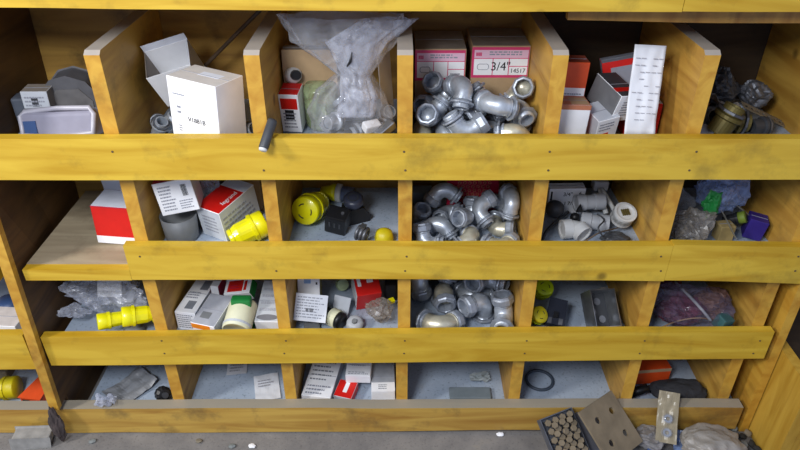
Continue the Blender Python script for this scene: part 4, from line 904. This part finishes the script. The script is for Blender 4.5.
# bin 6
for i, (nm, lb, rad, px_, py_, up, m_, ct) in enumerate([
    ('clear_bag', 'clear bag of dim parts filling the third row right bin', (.095, .06, .045), 690, 306, 0, film('dim_film', (110, 100, 120), .2, .12), 'bag'),
    ('maroon_wrap', 'maroon wrapped wad in the middle of the third row right bin', (.05, .04, .03), 682, 306, .005, plain('maroon', (96, 42, 62), var=.2), 'wrap'),
    ('maroon_wrap', 'maroon wrapped wad at the back left of the third row right bin', (.04, .03, .025), 668, 291, .005, plain('maroon', (0, 0, 0)), 'wrap'),
    ('brown_wad', 'brown crumpled wad at the right of the third row right bin', (.035, .035, .03), 710, 309, .0, plain('brown_wrap', (120, 88, 78), var=.2), 'wrap')]):
    put(crumpled(nm, lb, ct, rad, .5, 1.6, 80 + i, m_), px_, py_, z + up)
cord('tan wire looping along the front of the third row right bin', [(660, 328, z + .02), (678, 321, z + .04), (700, 318, z + .05), (722, 322, z + .03)], .0018, plain('tan_wire', (150, 118, 84)))
cord('grey flexible tube slanting across the third row right bin', [(676, 283, z + .06), (690, 297, z + .075), (703, 311, z + .07), (712, 322, z + .045)], .0035, LGREY, 'grey_tube')
for (px_, py_, lb, m_) in ((660, 297, 'grey-blue box in the third row right bin beside the divider', plain('slate_card', (120, 128, 150))), (722, 323, 'teal-ended connector at the right front of the third row right bin', plain('teal', (50, 90, 90)))):
    bm = bmesh.new(); box(bm, -.016, .016, -.014, .014, 0, .035); bevel(bm, .003); o = solid('small_block', lb, 'electrical part', bm, m_); put(o, px_, py_, z + .03, (10, 10, 20))

# ================================================================ bottom row
z = FZ[4] ; z4n = (1.205 - FH[4] - .012) * D
o = plug('yellow round plug lying in the bottom bay left of the post', .030, .085, YELD, slots=0, neck=.4); put(o, 2, 388, z4n, (86, 0, 96))
bm = bmesh.new(); box(bm, -.03, .03, -.02, .02, 0, .03); bevel(bm, .004); o = solid('brown_block', 'brown block behind the yellow plug at the left edge', 'block', bm, RUST); put(o, 0, 371, z4n + .02, (0, 0, 0))
o = thing('orange_bracket', 'orange bracket box leaning at the foot of the left post', 'box')
bm = bmesh.new(); prism(bm, [(-.03, -.045), (.03, -.045), (.03, .045), (-.005, .045)], 0, .03, 'Z'); bevel(bm, .002); mesh(bm, 'shell', ORANGE, o); bm = bmesh.new(); box(bm, -.022, -.002, -.0465, -.0455, .005, .022); mesh(bm, 'dark_slot', BLACK, o)
put(o, 40, 388, z4n, (8, 0, -8))
bm = sheet('', '', '', .085, .115, .01, None, 7, wav=.008); o = solid('clear_envelope', 'crumpled greyish envelope on the bottom shelf, first bin', 'envelope', bm, plain('grey_envelope', (146, 148, 152), rough=.3, var=.1)); put(o, 127, 391, z + .002, (2, 0, -38))
bm = sheet('', '', '', .05, .03, .005, None, 9, wav=.016); o = solid('film_scrap', 'small pale film scrap below the translucent envelope', 'scrap', bm, FILMW); put(o, 110, 402, z + .03, (6, 0, 10))
o = thing('control_dial', 'black round knob beside the divider in the first bottom bin', 'knob'); bm = bmesh.new(); lathe(bm, [(0, 0), (.018, 0), (.02, .004), (.02, .024), (.014, .03), (0, .03)], 24, shape=lambda a: 1 + .03 * math.cos(12 * a)); mesh(bm, 'grip', BLACK, o, False); bm = bmesh.new(); lathe(bm, [(0, .0305), (.008, .0305), (.008, .04), (0, .04)], 16); mesh(bm, 'stem', CHAR, o); put(o, 163, 394, z, (60, 0, 40))
for (px_, py_, w_, h_, yaw, lb, s_) in ((237, 368, .055, .05, 8, 'small printed slip at the back of the second bottom bin', 1), (267, 387, .066, .095, 14, 'white folded leaflet lying in the second bottom bin', 2)):
    o = thing('paper_slip', lb, 'paper'); bm = sheet('', '', '', w_, h_, .002, None, s_, wav=.002); mesh(bm, 'sheet', PAPER, o); lines(o, (w_, h_, .004), 'top', .15, .15 if s_ == 1 else .5, .85, .8, 3, plain('grey_ink', (0, 0, 0)), seed=s_); put(o, px_, py_, z + .002, (0, 0, yaw))
# third bin cartons
dm = (.078, .15, .035)
o = carton('long_carton', 'long white printed carton lying front to back in the third bottom bin', 'box', *dm, (WHITE, GREYW, WHITE, GREYW, WHITE, WHITE)); lines(o, dm, 'top', .1, .35, .9, .98, 6, plain('mid_grey_print', (0, 0, 0)), seed=3, fill=.3); lines(o, dm, 'top', .1, .03, .9, .28, 3, seed=31); put(o, 323, 380, z, (0, 0, -8))
dm = (.066, .075, .028)
o = carton('white_flat_box', 'white flat box with faint print, middle of the third bottom bin', 'box', *dm, WHITE); lines(o, dm, 'top', .1, .05, .9, .2, 2, seed=5); lines(o, dm, 'top', .2, .4, .8, .9, 3, plain('faint_ink', (0, 0, 0)), seed=6); put(o, 359, 370, z + .028, (4, 0, -2))
dm = (.05, .055, .026)
o = carton('small_red_box', 'small red box with a white band in front of the white flat box', 'box', *dm, (GREYW, RED, RED, WHITE, RED, WHITE), seams=False); patch(o, dm, 'top', .4, .3, .62, .9, WHITE); put(o, 346, 392, z, (6, 0, -16))
dm = (.062, .105, .034)
o = carton('silver_carton', 'silver-white carton with a pale front against the right divider', 'box', *dm, (WHITE, GREYW, WHITE, GREYW, plain('silver_card', (170, 174, 182), rough=.3), WHITE)); patch(o, dm, 'top', 0, 0, 1, .3, WHITE); lines(o, dm, 'top', .3, .06, .7, .24, 3, plain('mid_grey_print', (0, 0, 0)), seed=8); put(o, 383, 381, z, (0, 0, 2))
bm = bmesh.new(); box(bm, -.055, .055, -.02, .02, 0, .012); bevel(bm, .003); o = solid('grey_slab', 'flat grey slab lying at the front of the fourth bottom bin', 'slab', bm, plain('slab_grey', (0, 0, 0))); put(o, 470, 394, z, (0, 0, 0))
bm = sheet('', '', '', .055, .03, .004, None, 3, wav=.012); o = solid('dusty_scrap', 'pale dusty scrap behind the grey slab', 'scrap', bm, plain('dust_pale', (150, 158, 160), var=.1)); put(o, 480, 377, z + .002, (0, 0, 6))
bm = bmesh.new(); tube(bm, [(.036 * math.cos(a), .036 * math.sin(a), .003) for a in [i * math.pi / 18 for i in range(36)]], .0042, 8, closed=True); o = solid('rubber_ring', 'dark rubber ring lying on the fifth bottom bin floor', 'ring', bm, plain('ring_dark', (64, 74, 88), var=.1), smooth=True); put(o, 539, 380, z - .003, (0, 0, 0))
dm = (.095, .06, .052)
o = carton('orange_box', 'orange-red box at the back of the last bottom bin', 'box', *dm, ORANGE, seams=False); patch(o, dm, 'front', .0, .8, 1, 1, KRAFT); bm = bmesh.new(); box(bm, -.03, -.012, -.0265, -.0255, .002, .03); mesh(bm, 'dark_opening', BLACK, o); put(o, 653, 374, z, (0, 0, 6))
put(crumpled('charcoal_glove', 'charcoal crumpled glove lying in front of the orange box', 'glove', (.075, .045, .022), .3, 1.0, 90, plain('glove_black', (44, 44, 48), rough=.9, var=.2)), 676, 387, z)
o = thing('dark_sleeve', 'dark sleeve with a pale end beside the divider in front of the orange box', 'sleeve'); bm = bmesh.new(); lathe(bm, [(0, 0), (.012, 0), (.012, .05), (0, .05)], 18); mesh(bm, 'barrel', BLACK, o, True); bm = bmesh.new(); lathe(bm, [(0, -.006), (.010, -.006), (.0125, -.0002), (0, -.0002)], 18); mesh(bm, 'end_cap', WHITE, o); put(o, 641, 393, z, (70, 0, 8 + 90))

# ================================================================ on the ledge in front
z = LEDGE
o = thing('bolt_tray', 'dusty open tray of bolts at the foot of the bottom rail', 'tray')
w_, d_, h_ = .092, .115, .022; k = .002
def tray_b(bm):
    box(bm, -w_ / 2, w_ / 2, -d_ / 2, d_ / 2, 0, k)
    for (a, b2, c, e) in ((-w_ / 2, w_ / 2, -d_ / 2, -d_ / 2 + k), (-w_ / 2, w_ / 2, d_ / 2 - k, d_ / 2), (-w_ / 2, -w_ / 2 + k, -d_ / 2 + k, d_ / 2 - k), (w_ / 2 - k, w_ / 2, -d_ / 2 + k, d_ / 2 - k)): box(bm, a, b2, c, e, k, h_)
bm = bmesh.new(); tray_b(bm); mesh(bm, 'shell', DARKST, o)
o['label'] = 'dusty open tray of bolts tipped up against the bottom rail'
TM = Matrix.Translation(unproj(562, 437, .062)) @ Euler((math.radians(36), math.radians(-4), math.radians(22))).to_matrix().to_4x4(); o.matrix_world = TM
def make_bolt(r=.0085):
    t = thing('hex_bolt', 'dusty hex bolt heaped in the open tray on the ledge', 'bolt', 'bolts in the open tray')
    bm = bmesh.new(); lathe(bm, [(0, .006), (r * .85, .006), (r, .0045), (r, 0), (0, 0)], 6); mesh(bm, 'head', RUST, t)
    bm = bmesh.new(); lathe(bm, [(r * .5, -.0002), (r * .5, -.02), (0, -.021)], 10); mesh(bm, 'shank', DARKST, t); return t
B0 = make_bolt(); rnd = random.Random(4); n_ = 0; pass
for lay in range(2):
    for i in range(4 - lay):
        for j in range(5 - lay):
            b2 = B0 if n_ == 0 else clone(B0); n_ += 1
            q = Vector((-.032 + (i + lay * .5) * .0215 + rnd.uniform(-.001, .001), -.042 + (j + lay * .5) * .0215 + rnd.uniform(-.001, .001), .0245 + lay * .008 + rnd.uniform(-.001, .001)))
            b2.matrix_world = TM @ Matrix.Translation(q) @ Euler((rnd.uniform(-.2, .2), rnd.uniform(-.2, .2), rnd.uniform(0, 3))).to_matrix().to_4x4()
# plate with four holes
def hole_plate(w, d, t, holes, r):
    """a plate with real round holes, tiled from square cells and ring faces"""
    bm = bmesh.new(); xs = sorted({-w / 2, w / 2} | {x - .013 for x, y in holes} | {x + .013 for x, y in holes}); ys = sorted({-d / 2, d / 2} | {y - .013 for x, y in holes} | {y + .013 for x, y in holes})
    for i in range(len(xs) - 1):
        for j in range(len(ys) - 1):
            cx, cy = (xs[i] + xs[i + 1]) / 2, (ys[j] + ys[j + 1]) / 2
            hit = [h for h in holes if abs(h[0] - cx) < .0131 and abs(h[1] - cy) < .0131 and abs(xs[i + 1] - xs[i] - .026) < 1e-6 and abs(ys[j + 1] - ys[j] - .026) < 1e-6]
            if not hit:
                box(bm, xs[i], xs[i + 1], ys[j], ys[j + 1], 0, t); continue
            n = 24
            def sq(a): c, s = math.cos(a), math.sin(a); m = max(abs(c), abs(s)); return (cx + .013 * c / m, cy + .013 * s / m)
            for k in range(n):
                a, b3 = 2 * math.pi * k / n, 2 * math.pi * (k + 1) / n
                for zz in (0, t):
                    bm.faces.new([bm.verts.new((*p, zz)) for p in (sq(a), sq(b3), (cx + r * math.cos(b3), cy + r * math.sin(b3)), (cx + r * math.cos(a), cy + r * math.sin(a)))])
                bm.faces.new([bm.verts.new(p) for p in ((cx + r * math.cos(a), cy + r * math.sin(a), 0), (cx + r * math.cos(b3), cy + r * math.sin(b3), 0), (cx + r * math.cos(b3), cy + r * math.sin(b3), t), (cx + r * math.cos(a), cy + r * math.sin(a), t))])
    bmesh.ops.remove_doubles(bm, verts=bm.verts, dist=1e-5); return bm
bm = hole_plate(.13, .14, .006, [(-.026, -.03), (.03, -.03), (-.026, .03), (.03, .03)], .0085)
o = solid('mounting_plate', 'brown dusty steel plate with four holes propped on the bottom rail', 'plate', bm, RUST)
put(o, 610, 427, .045, (34, 4, 38))
bm = bmesh.new(); prism(bm, [(-.05, -.06), (.05, -.045), (.05, .06), (-.05, .05)], 0, .004, 'Z'); o = solid('grey_plate', 'dark grey plate between the bolt tray and the plate with holes', 'plate', bm, plain('plate_grey', (92, 92, 98), var=.1)); put(o, 590, 430, .030, (34, 0, 32))
def blister(label, w, d, n, tint):
    t = thing('blister_pack', label, 'package'); bm = sheet('', '', '', w, d, .006, None, n, wav=.004); mesh(bm, 'backing', tint, t)
    for i in range(n):
        bm = bmesh.new(); y = -d * .3 + i * .034; lathe(bm, [(.0135, .004), (.0125, .011), (.008, .014), (0, .015)], 22, Matrix.Translation((0, y, 0))); mesh(bm, 'bubble', FILM, t, True)
        bm = bmesh.new(); lathe(bm, [(.005, .006), (.010, .006), (.010, .010), (.005, .010), (.005, .006)], 20, Matrix.Translation((0, y, 0))); mesh(bm, 'grommet', STEEL, t)
    return t
o = blister('tan blister strip with two round bubbles standing on the ledge', .05, .125, 2, plain('tan_film', (150, 138, 112), rough=.3, var=.15)); put(o, 666, 422, .03, (42, 0, -14))
o = blister('bluish blister pack with a dark disc at the bottom edge of the photo', .05, .075, 1, plain('blue_card', (120, 140, 180), rough=.3, var=.1)); put(o, 688, 446, .006, (20, 0, -12))
bm = bmesh.new(); box(bm, -.011, .011, -.05, .05, 0, .008); bevel(bm, .003); o = solid('blue_strip', 'blue plastic strip on the ledge left of the blister strip', 'strip', bm, BLUE); put(o, 647, 446, .006, (12, 0, 10))
put(crumpled('film_sack', 'greyish crumpled plastic sack on the ledge right of the blister strip', 'bag', (.082, .06, .036), .26, 1.0, 95, plain('sack_grey', (146, 140, 132), rough=.4, var=.15), sub=5), 712, 443, .012)
put(crumpled('clear_wrap', 'grey crumpled wrap on the ledge behind the blue strip', 'wrap', (.045, .035, .022), .4, 1.2, 96, plain('grey_wrap', (128, 124, 122), rough=.35, var=.15)), 648, 432, .01)
for (px_, py_, w_, lb) in ((705, 414, .095, 'pale folded card strip lying along the foot of the bottom rail'), (647, 416, .07, 'pale punched strip behind the blister strip')):
    bm = bmesh.new(); box(bm, -w_ / 2, w_ / 2, -.008, .008, 0, .004); bevel(bm, .001); o = solid('pale_strip', lb, 'strip', bm, plain('pale_strip', (170, 168, 160), var=.15)); put(o, px_, py_, .05, (20, 0, 0))
bm = bmesh.new(); prism(bm, [(-.045, 0), (.045, 0), (.05, .03), (-.04, .036)], -.02, .02, 'Y'); bevel(bm, .004); o = solid('concrete_chunk', 'pale grey broken chunk on the ledge near the left post', 'rubble', bm, plain('chunk_grey', (150, 148, 144), var=.2, bump=.5)); put(o, 33, 437, 0, (0, 0, 6))
o = crumpled('dirt_clump', 'dark dirt clump stuck over the bottom rail at the foot of the left post', 'dirt', (.017, .012, .055), .4, 1.6, 97, plain('dirt', (72, 62, 60), rough=.95, var=.3)); o.location = unproj_y(59, 417, -.014)
rnd = random.Random(8)
PEB = [plain('pebble_grey', (120, 124, 122), rough=.8, var=.2), plain('pebble_dark', (52, 52, 50), rough=.8, var=.2), plain('pebble_tan', (120, 110, 92), rough=.8, var=.2)]
protos = []
for i in range(3):
    bm = bmesh.new(); crumple(bm, .35, 1.2, 100 + i, 2, (.012, .010, .007)); protos.append(solid('rubble_chip', 'dark rubble chip strewn in the corner under the plywood cabinet', 'rubble', bm, PEB[i], 'rubble chips in the lower right corner'))
cells = [(i, j) for j in range(6) for i in range(6) if not (j > 3 and i < 1)]
for n_, (i, j) in enumerate(cells):
    src = protos[n_ % 3]; b2 = src if n_ < 3 else clone(src)
    b2.location = unproj(736 + i * 8.2 + rnd.uniform(-1, 1) - (5 - j) * .6, 412 + j * 8 + rnd.uniform(-1, 1), .0085); b2.rotation_euler = (rnd.uniform(-.3, .3), rnd.uniform(-.3, .3), rnd.uniform(0, 6))
g = [(92, 441, 'pale grit chip on the ledge right of the broken chunk'), (199, 441, 'yellowish wood chip on the ledge, left of centre'), (232, 446, 'grey grit chip on the ledge, left of centre'), (500, 434, 'whitish crumb at the foot of the bottom rail right of centre'), (252, 446, 'bright white crumb on the ledge, left of centre')]
for i, (px_, py_, lb) in enumerate(g):
    bm = bmesh.new(); crumple(bm, .4, 1.3, 120 + i, 2, (.010, .007, .004)); put(solid('grit_chip', lb, 'grit', bm, [PEB[0], PEB[2], PEB[0], WHITE, WHITE][i]), px_, py_, 0)

#NUDGE#
# small settling shifts that keep neighbours from passing through one another
for name_, shift_ in {'dome_housing': [0.0137, 0.0112, 0.0026], 'component_box': [0.0064, -0.0081, 0.0034], 'junction_box': [0.0073, 0.0098, -0.0002], 'clamshell_pack': [-0.0009, -0.0033, 0.0009], 'white_carton': [-0.0148, -0.0052, 0.0054], 'conduit_connector': [0.0199, -0.0007, 0.0007], 'brown_carton': [0.0105, 0.0166, 0.0024], 'breaker_box': [0.0147, -0.0126, 0.0036], 'twist_connector': [0.0001, 0.0017, 0.0081], 'cylinder_sleeve': [-0.0071, -0.015, 0.0065], 'plastic_jar': [0.0184, 0.0027, 0.0023], 'conduit_connector.004': [0.0004, -0.0145, 0.0038], 'conduit_connector.005': [0.0171, 0.0095, 0.0036], 'conduit_connector.006': [-0.0017, -0.0004, 0.0015], 'conduit_connector.007': [-0.0186, -0.0055, -0.0016], 'conduit_connector.008': [-0.0075, 0.0022, 0.001], 'white_card': [-0.0145, 0.008, 0.0042], 'bracket': [0.006, 0.0075, -0.0039], 'cap_block': [0.0018, -0.0099, 0.0147], 'strap_end': [-0.0116, -0.013, 0.0024], 'conduit_connector.009': [-0.0132, 0.0127, 0.0057], 'conduit_connector.010': [0.0019, -0.0021, 0.0004], 'conduit_connector.011': [-0.0084, -0.008, 0.0118], 'labelled_carton.001': [-0.0022, -0.0011, 0.0007], 'tall_red_box': [-0.0077, 0.0171, 0.0028], 'open_grey_box': [0.0015, -0.0004, -0.0011], 'red_box_under_sheet': [-0.0047, 0.0011, 0.0008], 'grey_bag': [-0.0105, 0.0051, 0.0136], 'grey_bag.001': [0.0124, -0.0024, 0.0107], 'conduit_connector.012': [-0.0036, -0.014, 0.0121], 'conduit_connector.013': [-0.0135, 0.0135, -0.0001], 'conduit_connector.015': [0.0012, -0.0032, -0.012], 'conduit_connector.016': [-0.0075, 0.0133, -0.0105], 'perforated_strap': [-0.0157, -0.0103, 0.0019], 'film_scrap': [-0.0068, 0.0035, 0.002], 'white_tag': [-0.0121, 0.0014, -0.0071], 'red_stopper': [0.0015, 0.0001, 0.0002], 'grey_cup': [0.0061, -0.0008, 0.0018], 'printed_box': [-0.0112, -0.0001, 0.0122], 'red_lid_box': [0.0026, 0.0156, -0.0013], 'power_plug.001': [-0.0024, 0.0119, -0.0047], 'power_plug.002': [0.0104, 0.0142, 0.0001], 'power_plug.003': [0.0112, -0.003, 0.0013], 'round_outlet': [0.0036, -0.001, 0.0081], 'black_bracket': [-0.0007, 0.0095, -0.0], 'black_receptacle': [-0.0033, -0.0016, 0.0005], 'pvc_elbow': [0.0006, 0.0147, 0.0073], 'pvc_elbow.001': [-0.0147, -0.0101, -0.0], 'wing_clip.001': [0.0005, 0.0007, -0.0097], 'lamp_socket': [0.0091, -0.0035, 0.0128], 'pvc_elbow.002': [-0.0191, -0.0027, -0.0002], 'rubber_bulb': [-0.0032, 0.0031, 0.0082], 'rubber_ball': [0.0131, -0.0079, -0.0073], 'electric_wire.001': [-0.0102, -0.0087, -0.0004], 'electric_wire.002': [0.0069, -0.0024, 0.0125], 'blue_bag': [0.0106, 0.0138, 0.0024], 'foil_bag': [-0.0073, -0.0182, -0.0005], 'green_film': [-0.0014, -0.0054, 0.0094], 'grey_bag.002': [-0.0195, -0.0004, -0.0027], 'indigo_box': [0.0038, -0.0006, 0.0003], 'tan_box': [0.0027, -0.0018, 0.0016], 'metal_strap': [0.0019, -0.002, -0.0019], 'metal_strap.001': [-0.0001, -0.0002, 0.0002], 'power_plug.004': [-0.0052, 0.0069, -0.0005], 'clear_bag': [0.0065, 0.0142, 0.0044], 'white_tag.001': [-0.0026, -0.0034, -0.0008], 'power_plug.005': [-0.0083, 0.0031, -0.0066], 'power_plug.006': [-0.0013, -0.0121, 0.0077], 'green_carton': [0.0009, 0.0, -0.0003], 'red_logo_box': [-0.0062, -0.0009, -0.0028], 'open_end_box': [0.0175, 0.0016, -0.0006], 'label_card': [0.0022, 0.0004, 0.0033], 'red_box': [-0.013, 0.0101, -0.0004], 'hose_coupling': [-0.0036, 0.0014, 0.0016], 'parts_bag': [-0.0083, -0.01, 0.0083], 'white_chip': [0.0009, 0.0054, 0.0003], 'power_plug.009': [0.004, -0.0002, 0.005], 'maroon_wrap': [-0.0068, -0.0111, 0.0035], 'maroon_wrap.001': [-0.0076, 0.0096, 0.0019], 'brown_wad': [0.0105, 0.011, 0.0107], 'grey_tube': [-0.0011, 0.0043, 0.0005], 'small_block': [-0.0102, 0.0168, -0.0019], 'small_block.001': [0.0039, 0.0035, 0.0007], 'clear_envelope': [0.0021, 0.0161, 0.0015], 'film_scrap.001': [-0.0064, -0.0065, 0.013], 'white_flat_box': [0.0005, 0.0019, 0.0041], 'rubber_ring': [0.0005, -0.003, 0.003], 'orange_box': [-0.0093, 0.014, 0.0066], 'charcoal_glove': [-0.0004, -0.0171, 0.0013], 'dark_sleeve': [-0.0086, 0.0032, 0.0044], 'mounting_plate': [0.0007, -0.0016, 0.0012], 'grey_plate': [-0.0077, 0.0024, -0.0163], 'blister_pack': [0.0001, -0.0015, 0.0195], 'blister_pack.001': [-0.0047, 0.0078, -0.0062], 'blue_strip': [0.0073, -0.0065, 0.0015], 'clear_wrap': [0.0014, -0.0176, -0.0022], 'dirt_clump': [-0.0026, -0.0151, -0.0099], 'rubble_chip': [0.0053, 0.0077, 0.0065], 'rubble_chip.001': [0.011, 0.0047, 0.0004], 'rubble_chip.002': [0.0108, 0.0066, -0.0011], 'rubble_chip.003': [0.0018, 0.0038, 0.0085], 'rubble_chip.006': [-0.0103, -0.0004, 0.0005], 'rubble_chip.007': [-0.0028, -0.004, -0.0157], 'rubble_chip.008': [-0.0015, -0.002, 0.0022], 'rubble_chip.013': [0.0013, 0.0087, -0.0005], 'rubble_chip.015': [0.0042, -0.0037, 0.0018], 'rubble_chip.016': [0.003, 0.0024, 0.0087], 'rubble_chip.019': [-0.0017, 0.0006, -0.0018], 'rubble_chip.020': [-0.008, -0.0002, 0.0084], 'rubble_chip.021': [-0.0005, 0.0003, 0.0004], 'rubble_chip.022': [-0.0026, 0.0014, -0.0022], 'rubble_chip.026': [0.0036, -0.0008, 0.0009], 'rubble_chip.027': [0.0086, 0.0046, 0.0054], 'rubble_chip.028': [0.0046, 0.0, 0.0018], 'rubble_chip.029': [-0.0014, 0.0015, 0.0006], 'rubble_chip.030': [0.0004, -0.0006, -0.0023], 'rubble_chip.031': [-0.0092, 0.007, 0.0077], 'rubble_chip.032': [-0.0015, -0.0009, 0.0008]}.items():
    bpy.data.objects[name_].location += Vector(shift_)
